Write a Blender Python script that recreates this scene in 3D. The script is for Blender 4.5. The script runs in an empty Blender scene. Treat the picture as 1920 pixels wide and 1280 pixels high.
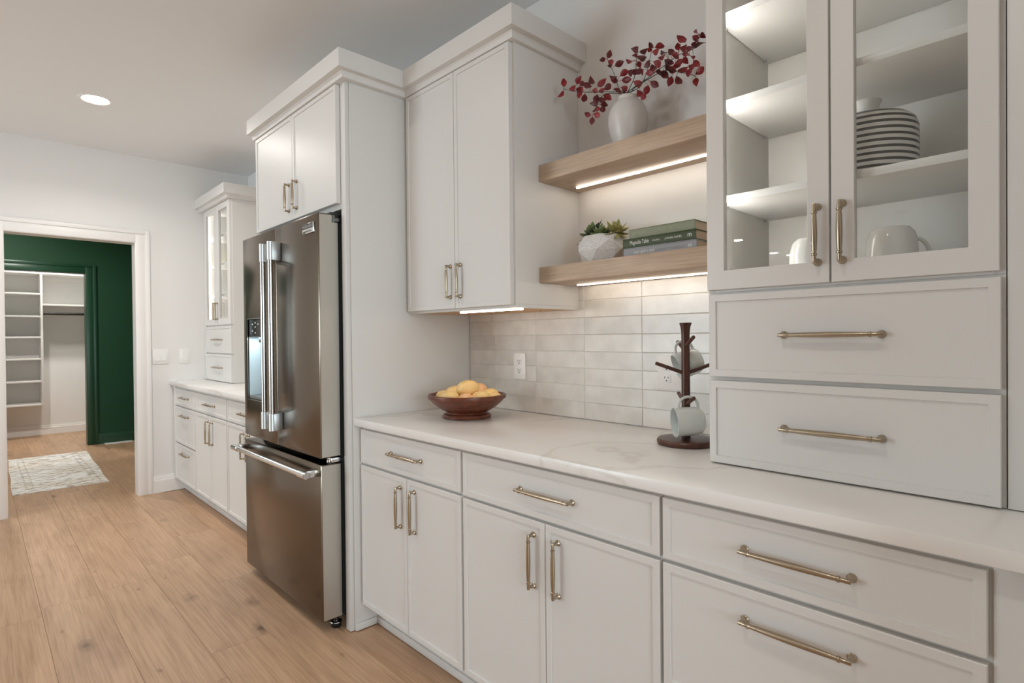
import bpy, bmesh, math, random
from mathutils import Vector, Matrix
random.seed(7)
SC = bpy.context.scene
C = SC.collection

# ------------------------------------------------------------------ camera
# x runs along the cabinet wall (towards the camera end = +x), y goes into the wall, z is up; metres
YAW, PITCH, ROLL = -0.8065, -0.0085, 0.0093
def camera():
    f = Vector((math.sin(YAW)*math.cos(PITCH), math.cos(YAW)*math.cos(PITCH), math.sin(PITCH)))
    rt = Vector((math.cos(YAW), -math.sin(YAW), 0.0))
    dn = f.cross(rt)
    r2 = rt*math.cos(ROLL) + dn*math.sin(ROLL)
    d2 = dn*math.cos(ROLL) - rt*math.sin(ROLL)
    m = Matrix(((r2.x, -d2.x, -f.x, 0), (r2.y, -d2.y, -f.y, 0), (r2.z, -d2.z, -f.z, 1.2575), (0, 0, 0, 1)))
    cd = bpy.data.cameras.new('camera'); cd.sensor_width = 36.0; cd.lens = 36.0*1050/1920
    cd.clip_start = 0.02
    co = bpy.data.objects.new('camera', cd); C.objects.link(co); co.matrix_world = m
    SC.camera = co
camera()

# ------------------------------------------------------------------ world, window light, exposure
SC.view_settings.view_transform = 'Standard'
SC.view_settings.look = 'None'
SC.view_settings.gamma = 1.0
SC.view_settings.use_curve_mapping = False
SC.view_settings.exposure = -0.25
SC.cycles.use_denoising = True
SC.cycles.max_bounces = 12
SC.cycles.diffuse_bounces = 8
SC.cycles.caustics_reflective = False
SC.cycles.caustics_refractive = False
SC.cycles.sample_clamp_indirect = 6.0
W = bpy.data.worlds.new('daylight'); SC.world = W; W.use_nodes = True
W.node_tree.nodes['Background'].inputs[0].default_value = (0.75, 0.85, 1.0, 1)
W.node_tree.nodes['Background'].inputs[1].default_value = 0.4

def area(name, loc, target, sx, sy, power, col=(1, 1, 1), shape='RECTANGLE', spread=math.pi):
    l = bpy.data.lights.new(name, 'AREA'); l.shape = shape; l.size = sx; l.size_y = sy
    l.energy = power; l.color = col; l.spread = spread
    o = bpy.data.objects.new(name, l); C.objects.link(o); o.location = loc
    d = Vector(target) - Vector(loc); o.rotation_euler = d.to_track_quat('-Z', 'Y').to_euler()
    return o
# daylight through the windows of the open room: a long row opposite the cabinets and one beyond the far end
area('window_light', (-4.4, -4.45, 1.45), (-4.4, 0, 1.45), 1.8, 2.0, 118, (0.78, 0.92, 1.0))
area('window_light', (4.95, -1.0, 1.5), (0, -1.0, -0.1), 3.2, 2.0, 235, (0.78, 0.92, 1.0))

# ------------------------------------------------------------------ materials
MATS = {}
def new_mat(name):
    m = bpy.data.materials.new(name); m.use_nodes = True
    return m, m.node_tree.nodes, m.node_tree.links, m.node_tree.nodes['Principled BSDF']
def mat(name, col, rough=0.5, metal=0.0, spec=None, bump=0.0, bscale=200.0, var=0.0, vscale=3.0, coat=0.0):
    m, n, l, p = new_mat(name)
    p.inputs['Base Color'].default_value = (*col, 1); p.inputs['Roughness'].default_value = rough
    p.inputs['Metallic'].default_value = metal
    if spec is not None: p.inputs['Specular IOR Level'].default_value = spec
    if coat: p.inputs['Coat Weight'].default_value = coat
    tc = n.new('ShaderNodeTexCoord')
    if var:
        t = n.new('ShaderNodeTexNoise'); t.inputs['Scale'].default_value = vscale; t.inputs['Detail'].default_value = 4
        l.new(tc.outputs['Object'], t.inputs['Vector'])
        r = n.new('ShaderNodeValToRGB')
        r.color_ramp.elements[0].position = 0.3; r.color_ramp.elements[1].position = 0.7
        r.color_ramp.elements[0].color = (*[c*(1-var) for c in col], 1)
        r.color_ramp.elements[1].color = (*[min(1, c*(1+var)) for c in col], 1)
        l.new(t.outputs['Fac'], r.inputs['Fac']); l.new(r.outputs['Color'], p.inputs['Base Color'])
    if bump:
        t = n.new('ShaderNodeTexNoise'); t.inputs['Scale'].default_value = bscale; t.inputs['Detail'].default_value = 3
        l.new(tc.outputs['Object'], t.inputs['Vector'])
        b = n.new('ShaderNodeBump'); b.inputs['Strength'].default_value = bump; b.inputs['Distance'].default_value = 0.002
        l.new(t.outputs['Fac'], b.inputs['Height']); l.new(b.outputs['Normal'], p.inputs['Normal'])
    MATS[name] = m
    return m
def wood(name, ca, cb, dark, axis='X', scale=1.0, rough=0.45, knots=0.0, perobj=False, objvar=0.0):
    """grain stretched along one axis, wavy figure, optional knots, optional shift of tone from piece to piece"""
    m, n, l, p = new_mat(name)
    tc = n.new('ShaderNodeTexCoord'); src = tc.outputs['Object']
    oi = n.new('ShaderNodeObjectInfo')
    if perobj:
        mu = n.new('ShaderNodeVectorMath'); mu.operation = 'MULTIPLY'
        cx = n.new('ShaderNodeCombineXYZ')
        for i in range(3): l.new(oi.outputs['Random'], cx.inputs[i])
        l.new(cx.outputs[0], mu.inputs[0]); mu.inputs[1].default_value = (37.0, 23.0, 11.0)
        ad = n.new('ShaderNodeVectorMath'); ad.operation = 'ADD'
        l.new(src, ad.inputs[0]); l.new(mu.outputs[0], ad.inputs[1]); src = ad.outputs[0]
    def mp(s):
        q = n.new('ShaderNodeMapping'); q.inputs['Scale'].default_value = s; l.new(src, q.inputs['Vector']); return q.outputs[0]
    lo, hi = 1.6*scale, 17.0*scale
    S = {'X': (lo, hi, hi), 'Y': (hi, lo, hi), 'Z': (hi, hi, lo)}[axis]
    S2 = tuple(s*(9 if s > 5*scale else 2.2) for s in S)
    t1 = n.new('ShaderNodeTexNoise'); t1.inputs['Scale'].default_value = 1.0; t1.inputs['Detail'].default_value = 5; t1.inputs['Distortion'].default_value = 1.4
    l.new(mp(S), t1.inputs['Vector'])
    t2 = n.new('ShaderNodeTexNoise'); t2.inputs['Scale'].default_value = 1.0; t2.inputs['Detail'].default_value = 6; t2.inputs['Distortion'].default_value = 0.5
    l.new(mp(S2), t2.inputs['Vector'])
    r1 = n.new('ShaderNodeValToRGB'); e = r1.color_ramp.elements
    e[0].position = 0.30; e[0].color = (*cb, 1); e[1].position = 0.72; e[1].color = (*ca, 1)
    l.new(t1.outputs['Fac'], r1.inputs['Fac'])
    r2 = n.new('ShaderNodeValToRGB'); e = r2.color_ramp.elements
    e[0].position = 0.36; e[0].color = (0.78, 0.74, 0.70, 1); e[1].position = 0.58; e[1].color = (1, 1, 1, 1)
    l.new(t2.outputs['Fac'], r2.inputs['Fac'])
    mx = n.new('ShaderNodeMix'); mx.data_type = 'RGBA'; mx.blend_type = 'MULTIPLY'; mx.inputs['Factor'].default_value = 0.8
    l.new(r1.outputs['Color'], mx.inputs[6]); l.new(r2.outputs['Color'], mx.inputs[7])
    out = mx.outputs[2]
    # broad figure (cathedral rings)
    wv = n.new('ShaderNodeTexWave'); wv.wave_type = 'RINGS'; wv.rings_direction = {'X': 'X', 'Y': 'Y', 'Z': 'Z'}[axis]
    wv.inputs['Scale'].default_value = 1.0; wv.inputs['Distortion'].default_value = 9.0; wv.inputs['Detail'].default_value = 2.5; wv.inputs['Detail Scale'].default_value = 0.9
    S3 = {'X': (0.9, 9, 9), 'Y': (9, 0.9, 9), 'Z': (9, 9, 0.9)}[axis]
    l.new(mp(tuple(s*scale for s in S3)), wv.inputs['Vector'])
    r3 = n.new('ShaderNodeValToRGB'); e = r3.color_ramp.elements
    e[0].position = 0.0; e[0].color = (0.86, 0.83, 0.79, 1); e[1].position = 0.45; e[1].color = (1, 1, 1, 1)
    l.new(wv.outputs['Fac'], r3.inputs['Fac'])
    m3 = n.new('ShaderNodeMix'); m3.data_type = 'RGBA'; m3.blend_type = 'MULTIPLY'; m3.inputs['Factor'].default_value = 0.32
    l.new(out, m3.inputs[6]); l.new(r3.outputs['Color'], m3.inputs[7]); out = m3.outputs[2]
    bl = n.new('ShaderNodeTexNoise'); bl.inputs['Scale'].default_value = 1.0; bl.inputs['Detail'].default_value = 4; bl.inputs['Distortion'].default_value = 0.8
    l.new(mp(tuple(s*scale for s in {'X': (1.6, 5, 5), 'Y': (5, 1.6, 5), 'Z': (5, 5, 1.6)}[axis])), bl.inputs['Vector'])
    rb = n.new('ShaderNodeValToRGB'); e = rb.color_ramp.elements
    e[0].position = 0.32; e[0].color = (0.80, 0.78, 0.76, 1); e[1].position = 0.62; e[1].color = (1.0, 1.0, 1.0, 1); l.new(bl.outputs['Fac'], rb.inputs['Fac'])
    mb = n.new('ShaderNodeMix'); mb.data_type = 'RGBA'; mb.blend_type = 'MULTIPLY'; mb.inputs['Factor'].default_value = 0.85
    l.new(out, mb.inputs[6]); l.new(rb.outputs['Color'], mb.inputs[7]); out = mb.outputs[2]
    for (kx, ky, k0, k1) in (((1.9, 4.2, 0.10, 0.24), (3.6, 8.0, 0.07, 0.16)) if knots else ()):
        v = n.new('ShaderNodeTexVoronoi'); v.inputs['Scale'].default_value = 1.0; v.inputs['Randomness'].default_value = 1.0
        l.new(mp({'X': (kx, ky, 1), 'Y': (ky, kx, 1), 'Z': (1, ky, kx)}[axis]), v.inputs['Vector'])
        tn = n.new('ShaderNodeTexNoise'); tn.inputs['Scale'].default_value = 26.0; tn.inputs['Detail'].default_value = 4; l.new(src, tn.inputs['Vector'])
        su = n.new('ShaderNodeMath'); su.operation = 'MULTIPLY_ADD'; l.new(tn.outputs['Fac'], su.inputs[0]); su.inputs[1].default_value = 0.16; l.new(v.outputs['Distance'], su.inputs[2])
        kr = n.new('ShaderNodeValToRGB'); e = kr.color_ramp.elements
        e[0].position = k0; e[0].color = (0, 0, 0, 1); e[1].position = k1; e[1].color = (1, 1, 1, 1); q = e.new(k0*0.6+k1*0.4); q.color = (0.62, 0.62, 0.62, 1)
        l.new(su.outputs[0], kr.inputs['Fac'])
        m4 = n.new('ShaderNodeMix'); m4.data_type = 'RGBA'; m4.blend_type = 'MIX'
        l.new(kr.outputs['Color'], m4.inputs[0]); m4.inputs[6].default_value = (*dark, 1); l.new(out, m4.inputs[7]); out = m4.outputs[2]
    if objvar:
        hs = n.new('ShaderNodeHueSaturation')
        ma = n.new('ShaderNodeMapRange'); ma.inputs['To Min'].default_value = 1-objvar; ma.inputs['To Max'].default_value = 1+objvar
        l.new(oi.outputs['Random'], ma.inputs['Value']); l.new(ma.outputs[0], hs.inputs['Value']); l.new(out, hs.inputs['Color']); out = hs.outputs[0]
    l.new(out, p.inputs['Base Color']); p.inputs['Roughness'].default_value = rough
    b = n.new('ShaderNodeBump'); b.inputs['Strength'].default_value = 0.12; b.inputs['Distance'].default_value = 0.001
    l.new(t2.outputs['Fac'], b.inputs['Height']); l.new(b.outputs['Normal'], p.inputs['Normal'])
    MATS[name] = m
def emit(name, col, s):
    m, n, l, p = new_mat(name)
    p.inputs['Base Color'].default_value = (*col, 1)
    p.inputs['Emission Color'].default_value = (*col, 1); p.inputs['Emission Strength'].default_value = s
    MATS[name] = m

mat('cabinet_paint', (0.690, 0.678, 0.655), 0.38, bump=0.02, bscale=60)
mat('wall_paint', (0.790, 0.778, 0.762), 0.75, bump=0.06, bscale=120)
mat('ceiling_paint', (0.800, 0.810, 0.815), 0.85, bump=0.08, bscale=150)
mat('low_bounce_paint', (0.40, 0.375, 0.35), 0.8)  # unseen far walls made dark so they bounce less light back
mat('trim_paint', (0.82, 0.80, 0.775), 0.4)
mat('interior_white', (0.86, 0.85, 0.835), 0.3)
mat('green_paint', (0.012, 0.062, 0.027), 0.6, spec=0.3, bump=0.1, bscale=150)
mat('green_trim', (0.011, 0.058, 0.026), 0.35)
mat('raw_maple', (0.62, 0.38, 0.20), 0.5, var=0.08, vscale=6)
mat('brass', (0.43, 0.355, 0.260), 0.27, metal=1.0)
mat('chrome', (0.74, 0.745, 0.735), 0.17, metal=1.0)
mat('satin_steel', (0.70, 0.735, 0.735), 0.42, metal=1.0)
mat('black_metal', (0.012, 0.010, 0.010), 0.4)
mat('black_plastic', (0.010, 0.010, 0.010), 0.25)
mat('dark_grey', (0.035, 0.040, 0.036), 0.45)
mat('mid_grey', (0.16, 0.17, 0.165), 0.4)
mat('plastic_white', (0.84, 0.83, 0.81), 0.35)
mat('dispenser_blue', (0.62, 0.72, 0.76), 0.35)
mat('ceramic_white', (0.80, 0.79, 0.77), 0.12)
mat('ceramic_vase', (0.66, 0.65, 0.63), 0.32, var=0.05, vscale=14, bump=0.05, bscale=30)
mat('mug_glaze', (0.66, 0.71, 0.70), 0.15)
mat('stem_bark', (0.030, 0.045, 0.035), 0.6)
mat('leaf_red', (0.250, 0.018, 0.024), 0.42, var=0.35, vscale=30)
mat('leaf_dark_red', (0.120, 0.011, 0.015), 0.42, var=0.3, vscale=30)
mat('succulent_green', (0.135, 0.185, 0.070), 0.5, var=0.3, vscale=40)
mat('succulent_dark', (0.070, 0.090, 0.055), 0.5, var=0.3, vscale=40)
mat('succulent_yellow', (0.33, 0.31, 0.11), 0.5, var=0.3, vscale=40)
mat('soil', (0.03, 0.022, 0.016), 0.9)
mat('book_sage', (0.27, 0.305, 0.215), 0.6, bump=0.05, bscale=400)
mat('book_green', (0.046, 0.070, 0.022), 0.5, bump=0.05, bscale=400)
mat('book_grey', (0.33, 0.34, 0.36), 0.6, bump=0.05, bscale=400)
mat('paper', (0.62, 0.52, 0.40), 0.8, bump=0.3, bscale=600)
mat('ink_white', (0.85, 0.85, 0.80), 0.6)
mat('ink_pale', (0.48, 0.52, 0.40), 0.6)
mat('ink_grey', (0.42, 0.44, 0.46), 0.6)
mat('fruit', (0.86, 0.60, 0.25), 0.45, var=0.14, vscale=18)
mat('fruit_blush', (0.86, 0.50, 0.25), 0.45, var=0.2, vscale=18)
mat('grout', (0.72, 0.69, 0.65), 0.9)
emit('led_warm', (1.0, 0.90, 0.78), 20.0)
emit('led_white', (1.0, 0.95, 0.89), 56.0)
emit('led_soft', (1.0, 0.95, 0.88), 16.0)
emit('lamp_glow', (1.0, 0.96, 0.91), 100.0)
wood('floor_oak', (0.62, 0.405, 0.258), (0.52, 0.330, 0.205), (0.130, 0.080, 0.050), 'X', 1.0, 0.42, knots=1.0, perobj=True, objvar=0.06)
wood('shelf_oak', (0.62, 0.485, 0.365), (0.52, 0.395, 0.29), (0.2, 0.12, 0.07), 'X', 1.6, 0.5)
wood('bowl_wood', (0.205, 0.058, 0.026), (0.105, 0.028, 0.014), (0.05, 0.02, 0.01), 'X', 2.5, 0.32)
wood('walnut', (0.115, 0.038, 0.022), (0.060, 0.020, 0.013), (0.03, 0.01, 0.01), 'Z', 2.2, 0.35)

def quartz():
    m, n, l, p = new_mat('quartz')
    tc = n.new('ShaderNodeTexCoord')
    nz = n.new('ShaderNodeTexNoise'); nz.inputs['Scale'].default_value = 2.2; nz.inputs['Detail'].default_value = 5
    l.new(tc.outputs['Object'], nz.inputs['Vector'])
    ad = n.new('ShaderNodeMix'); ad.data_type = 'VECTOR'; ad.inputs['Factor'].default_value = 0.35
    l.new(tc.outputs['Object'], ad.inputs[4]); l.new(nz.outputs['Color'], ad.inputs[5])
    v = n.new('ShaderNodeTexVoronoi'); v.feature = 'DISTANCE_TO_EDGE'; v.inputs['Scale'].default_value = 1.1
    l.new(ad.outputs[1], v.inputs['Vector'])
    r = n.new('ShaderNodeValToRGB'); e = r.color_ramp.elements
    e[0].position = 0.0; e[0].color = (0.72, 0.695, 0.66, 1); e[1].position = 0.010; e[1].color = (0.83, 0.815, 0.79, 1)
    l.new(v.outputs['Distance'], r.inputs['Fac']); l.new(r.outputs['Color'], p.inputs['Base Color'])
    p.inputs['Roughness'].default_value = 0.22
    MATS['quartz'] = m
quartz()
def tile_mat():
    m, n, l, p = new_mat('glazed_tile')
    tc = n.new('ShaderNodeTexCoord'); oi = n.new('ShaderNodeObjectInfo')
    cx = n.new('ShaderNodeCombineXYZ')
    for i in range(3): l.new(oi.outputs['Random'], cx.inputs[i])
    mu = n.new('ShaderNodeVectorMath'); mu.operation = 'MULTIPLY_ADD'; l.new(cx.outputs[0], mu.inputs[0]); mu.inputs[1].default_value = (31, 17, 23); l.new(tc.outputs['Object'], mu.inputs[2])
    nz = n.new('ShaderNodeTexNoise'); nz.inputs['Scale'].default_value = 14; nz.inputs['Detail'].default_value = 5; l.new(mu.outputs[0], nz.inputs['Vector'])
    r = n.new('ShaderNodeValToRGB'); e = r.color_ramp.elements
    e[0].position = 0.3; e[0].color = (0.64, 0.62, 0.58, 1); e[1].position = 0.7; e[1].color = (0.75, 0.73, 0.69, 1)
    l.new(nz.outputs['Fac'], r.inputs['Fac'])
    hs = n.new('ShaderNodeHueSaturation'); ma = n.new('ShaderNodeMapRange'); ma.inputs['To Min'].default_value = 0.90; ma.inputs['To Max'].default_value = 1.05
    l.new(oi.outputs['Random'], ma.inputs['Value']); l.new(ma.outputs[0], hs.inputs['Value']); l.new(r.outputs['Color'], hs.inputs['Color'])
    l.new(hs.outputs[0], p.inputs['Base Color']); p.inputs['Roughness'].default_value = 0.22
    b = n.new('ShaderNodeBump'); b.inputs['Strength'].default_value = 0.25; b.inputs['Distance'].default_value = 0.004
    l.new(nz.outputs['Fac'], b.inputs['Height']); l.new(b.outputs['Normal'], p.inputs['Normal'])
    MATS['glazed_tile'] = m
tile_mat()
def steel(name, col, rough):
    m, n, l, p = new_mat(name)
    tc = n.new('ShaderNodeTexCoord'); mp = n.new('ShaderNodeMapping'); mp.inputs['Scale'].default_value = (3, 3, 900)
    l.new(tc.outputs['Object'], mp.inputs['Vector'])
    t = n.new('ShaderNodeTexNoise'); t.inputs['Scale'].default_value = 1.0; t.inputs['Detail'].default_value = 3; l.new(mp.outputs[0], t.inputs['Vector'])
    b = n.new('ShaderNodeBump'); b.inputs['Strength'].default_value = 0.05; b.inputs['Distance'].default_value = 0.0005
    l.new(t.outputs['Fac'], b.inputs['Height']); l.new(b.outputs['Normal'], p.inputs['Normal'])
    p.inputs['Base Color'].default_value = (*col, 1); p.inputs['Metallic'].default_value = 1.0; p.inputs['Roughness'].default_value = rough
    MATS[name] = m
steel('stainless', (0.165, 0.132, 0.100), 0.21)  # brown of the reflected room is put into the front's base colour
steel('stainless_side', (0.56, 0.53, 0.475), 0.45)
def glass():
    m, n, l, p = new_mat('pane_glass'); n.remove(p)
    o = n['Material Output']; tr = n.new('ShaderNodeBsdfTransparent'); tr.inputs[0].default_value = (0.96, 0.97, 0.965, 1)
    gl = n.new('ShaderNodeBsdfGlossy'); gl.inputs['Roughness'].default_value = 0.02
    fr = n.new('ShaderNodeFresnel'); ge = n.new('ShaderNodeNewGeometry'); mr = n.new('ShaderNodeMapRange')
    mr.inputs['To Min'].default_value = 1.45; mr.inputs['To Max'].default_value = 1/1.45; l.new(ge.outputs['Backfacing'], mr.inputs['Value']); l.new(mr.outputs[0], fr.inputs[0])
    mx = n.new('ShaderNodeMixShader'); l.new(fr.outputs[0], mx.inputs[0]); l.new(tr.outputs[0], mx.inputs[1]); l.new(gl.outputs[0], mx.inputs[2])
    l.new(mx.outputs[0], o.inputs[0]); MATS['pane_glass'] = m
glass()
def stripes():
    m, n, l, p = new_mat('striped_glaze')
    tc = n.new('ShaderNodeTexCoord'); sp = n.new('ShaderNodeSeparateXYZ'); l.new(tc.outputs['Object'], sp.inputs[0])
    a = n.new('ShaderNodeMath'); a.operation = 'MULTIPLY'; a.inputs[1].default_value = 1/0.0147; l.new(sp.outputs['Z'], a.inputs[0])
    f = n.new('ShaderNodeMath'); f.operation = 'FRACT'; l.new(a.outputs[0], f.inputs[0])
    g = n.new('ShaderNodeMath'); g.operation = 'LESS_THAN'; g.inputs[1].default_value = 0.44; l.new(f.outputs[0], g.inputs[0])
    h = n.new('ShaderNodeMath'); h.operation = 'LESS_THAN'; h.inputs[1].default_value = 0.157; l.new(sp.outputs['Z'], h.inputs[0])
    k = n.new('ShaderNodeMath'); k.operation = 'MULTIPLY'; l.new(g.outputs[0], k.inputs[0]); l.new(h.outputs[0], k.inputs[1])
    mx = n.new('ShaderNodeMix'); mx.data_type = 'RGBA'; l.new(k.outputs[0], mx.inputs[0]); mx.inputs[6].default_value = (0.72, 0.71, 0.69, 1); mx.inputs[7].default_value = (0.055, 0.055, 0.050, 1)
    l.new(mx.outputs[2], p.inputs['Base Color']); p.inputs['Roughness'].default_value = 0.2
    MATS['striped_glaze'] = m
stripes()
def rug_mat():
    m, n, l, p = new_mat('rug_weave')
    tc = n.new('ShaderNodeTexCoord')
    def noise(sc, det, mpv):
        mp = n.new('ShaderNodeMapping'); mp.inputs['Scale'].default_value = mpv; l.new(tc.outputs['Object'], mp.inputs['Vector'])
        t = n.new('ShaderNodeTexNoise'); t.inputs['Scale'].default_value = sc; t.inputs['Detail'].default_value = det; l.new(mp.outputs[0], t.inputs['Vector']); return t
    t = noise(11, 6, (2.2, 1, 1)); u = noise(2.2, 3, (1.5, 1, 1)); w = noise(55, 4, (2.2, 0.7, 1))
    def ramp(fac, p0, c0, p1, c1):
        r = n.new('ShaderNodeValToRGB'); e = r.color_ramp.elements
        e[0].position = p0; e[0].color = (*c0, 1); e[1].position = p1; e[1].color = (*c1, 1); l.new(fac, r.inputs['Fac']); return r.outputs['Color']
    def mul(x, y, f):
        mx = n.new('ShaderNodeMix'); mx.data_type = 'RGBA'; mx.blend_type = 'MULTIPLY'; mx.inputs[0].default_value = f
        l.new(x, mx.inputs[6]); l.new(y, mx.inputs[7]); return mx.outputs[2]
    col = ramp(t.outputs['Fac'], 0.36, (0.50, 0.44, 0.37), 0.50, (0.90, 0.885, 0.86))
    col = mul(col, ramp(u.outputs['Fac'], 0.35, (0.84, 0.77, 0.68), 0.60, (1, 1, 1)), 0.8)
    col = mul(col, ramp(w.outputs['Fac'], 0.36, (0.55, 0.52, 0.48), 0.46, (1, 1, 1)), 0.8)
    sx = n.new('ShaderNodeSeparateXYZ'); l.new(tc.outputs['Object'], sx.inputs[0])
    def math_(op, x, y=None):
        q = n.new('ShaderNodeMath'); q.operation = op
        for i_, v_ in enumerate((x, y)):
            if v_ is None: continue
            if isinstance(v_, (int, float)): q.inputs[i_].default_value = v_
            else: l.new(v_, q.inputs[i_])
        return q.outputs[0]
    d = math_('MAXIMUM', math_('SUBTRACT', math_('ABSOLUTE', sx.outputs[0]), 0.76), math_('SUBTRACT', math_('ABSOLUTE', sx.outputs[1]), 0.205))
    for off in (0.0, 0.045):
        ln = math_('LESS_THAN', math_('ABSOLUTE', math_('SUBTRACT', d, off)), 0.007)
        col = mul(col, ramp(ln, 0.0, (1, 1, 1), 1.0, (0.70, 0.66, 0.61)), 0.5)
    l.new(col, p.inputs['Base Color']); p.inputs['Roughness'].default_value = 0.95
    b = n.new('ShaderNodeBump'); b.inputs['Strength'].default_value = 0.5; b.inputs['Distance'].default_value = 0.004; l.new(t.outputs['Fac'], b.inputs['Height']); l.new(b.outputs['Normal'], p.inputs['Normal'])
    MATS['rug_weave'] = m
rug_mat()
def stone_mat():
    m, n, l, p = new_mat('speckled_stone')
    tc = n.new('ShaderNodeTexCoord'); t = n.new('ShaderNodeTexNoise'); t.inputs['Scale'].default_value = 330; t.inputs['Detail'].default_value = 2; l.new(tc.outputs['Object'], t.inputs['Vector'])
    r = n.new('ShaderNodeValToRGB'); e = r.color_ramp.elements
    e[0].position = 0.34; e[0].color = (0.46, 0.46, 0.46, 1); e[1].position = 0.5; e[1].color = (0.72, 0.72, 0.71, 1)
    l.new(t.outputs['Fac'], r.inputs['Fac']); l.new(r.outputs['Color'], p.inputs['Base Color']); p.inputs['Roughness'].default_value = 0.7
    MATS['speckled_stone'] = m
stone_mat()

# ------------------------------------------------------------------ mesh helpers
class MB:
    """collects shapes in world coordinates; build() links them as ONE mesh object"""
    def __init__(s): s.v = []; s.f = []
    def add(s, verts, faces):
        o = len(s.v); s.v += [tuple(v) for v in verts]; s.f += [tuple(i+o for i in q) for q in faces]; return s
    def box(s, x0, x1, y0, y1, z0, z1, c=0.0):
        if c <= 0:
            return s.add([(x0,y0,z0),(x1,y0,z0),(x1,y1,z0),(x0,y1,z0),(x0,y0,z1),(x1,y0,z1),(x1,y1,z1),(x0,y1,z1)],
                         [(0,3,2,1),(4,5,6,7),(0,1,5,4),(1,2,6,5),(2,3,7,6),(3,0,4,7)])
        b = bmesh.new(); bmesh.ops.create_cube(b, size=1.0)
        bmesh.ops.scale(b, vec=(x1-x0, y1-y0, z1-z0), verts=b.verts)
        bmesh.ops.translate(b, vec=((x0+x1)/2, (y0+y1)/2, (z0+z1)/2), verts=b.verts)
        bmesh.ops.bevel(b, geom=b.edges[:], offset=c, segments=2, affect='EDGES', profile=0.5)
        s.bm(b); return s
    def bm(s, b):
        b.verts.index_update()
        s.add([v.co[:] for v in b.verts], [[v.index for v in f.verts] for f in b.faces]); b.free()
    def lathe(s, prof, o=(0,0,0), axis=(0,0,1), seg=32, cap0=False, cap1=False):
        """prof = [(r, h)]: revolved about axis through o"""
        a = Vector(axis).normalized(); u = a.orthogonal().normalized(); w = a.cross(u); o = Vector(o)
        vs, fs = [], []
        for r, h in prof:
            for i in range(seg):
                t = 2*math.pi*i/seg
                vs.append(o + a*h + (u*math.cos(t) + w*math.sin(t))*r)
        for k in range(len(prof)-1):
            for i in range(seg):
                j = (i+1) % seg
                fs.append((k*seg+i, k*seg+j, (k+1)*seg+j, (k+1)*seg+i))
        if cap0: fs.append(tuple(reversed(range(seg))))
        if cap1: fs.append(tuple((len(prof)-1)*seg+i for i in range(seg)))
        return s.add(vs, fs)
    def tube(s, pts, rad, seg=8, closed=False):
        pts = [Vector(p) for p in pts]; n = len(pts)
        rad = rad if isinstance(rad, (list, tuple)) else [rad]*n
        vs, fs = [], []; u = None
        for i, p in enumerate(pts):
            d = (pts[(i+1) % n] - pts[i-1]) if closed else (pts[min(i+1, n-1)] - pts[max(i-1, 0)])
            d.normalize()
            if u is None: u = d.orthogonal().normalized()
            u = (u - d*u.dot(d)).normalized(); w = d.cross(u)
            for k in range(seg):
                t = 2*math.pi*k/seg; vs.append(p + (u*math.cos(t)+w*math.sin(t))*rad[i])
        m = n if closed else n-1
        for i in range(m):
            for k in range(seg):
                j = (k+1) % seg; i2 = (i+1) % n
                fs.append((i*seg+k, i*seg+j, i2*seg+j, i2*seg+k))
        if not closed:
            fs.append(tuple(reversed(range(seg)))); fs.append(tuple((n-1)*seg+k for k in range(seg)))
        return s.add(vs, fs)
    def prism(s, poly, z0, z1, axis='z'):
        """poly of 2-D points extruded along an axis; x: (y,z) points, y: (x,z), z: (x,y)"""
        n = len(poly)
        mk = {'z': lambda p, t: (p[0], p[1], t), 'y': lambda p, t: (p[0], t, p[1]), 'x': lambda p, t: (t, p[0], p[1])}[axis]
        vs = [mk(p, z0) for p in poly] + [mk(p, z1) for p in poly]
        return s.add(vs, [tuple(range(n)), tuple(range(2*n-1, n-1, -1))] + [(i, (i+1) % n, n+(i+1) % n, n+i) for i in range(n)])
    def front(s, x0, x1, z0, z1, yf, th=0.02, w=0.0185, d=0.0045):
        """slim-framed cabinet front facing -y: outer frame with a shallow recessed panel"""
        c = 0.0015
        def loop(i, y): return [(x0+i, y, z0+i), (x1-i, y, z0+i), (x1-i, y, z1-i), (x0+i, y, z1-i)]
        L = [loop(0, yf+th), loop(0, yf+c), loop(c, yf), loop(w, yf), loop(w+0.0012, yf+d)]
        vs = [p for q in L for p in q]; fs = [(0, 1, 2, 3)]
        for k in range(4):
            for i in range(4):
                j = (i+1) % 4; fs.append((k*4+i, k*4+j, (k+1)*4+j, (k+1)*4+i))
        fs.append((16, 17, 18, 19))
        return s.add(vs, fs)
    def build(s, name, m, parent=None, angle=32, origin=None, fix=True):
        me = bpy.data.meshes.new(name)
        off = wloc(parent) if parent else (Vector(origin) if origin else base_of(s.v))
        me.from_pydata([Vector(v)-off for v in s.v], [], s.f)
        if fix:
            b = bmesh.new(); b.from_mesh(me); bmesh.ops.recalc_face_normals(b, faces=b.faces); b.to_mesh(me); b.free()
        me.polygons.foreach_set('use_smooth', [True]*len(me.polygons))
        me.set_sharp_from_angle(angle=math.radians(angle))
        me.materials.append(MATS[m] if isinstance(m, str) else m)
        o = bpy.data.objects.new(name, me); C.objects.link(o)
        if parent: o.parent = parent
        else: o.location = off
        return o
def base_of(v):
    xs = [p[0] for p in v]; ys = [p[1] for p in v]; zs = [p[2] for p in v]
    return Vector(((min(xs)+max(xs))/2, (min(ys)+max(ys))/2, min(zs)))
def wloc(o):
    r = Vector((0, 0, 0))
    while o: r = r + o.location; o = o.parent
    return r
def tag(o, label=None, cat=None, group=None, kind=None):
    if label: o['label'] = label
    if cat: o['category'] = cat
    if group: o['group'] = group
    if kind: o['kind'] = kind
    return o
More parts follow.
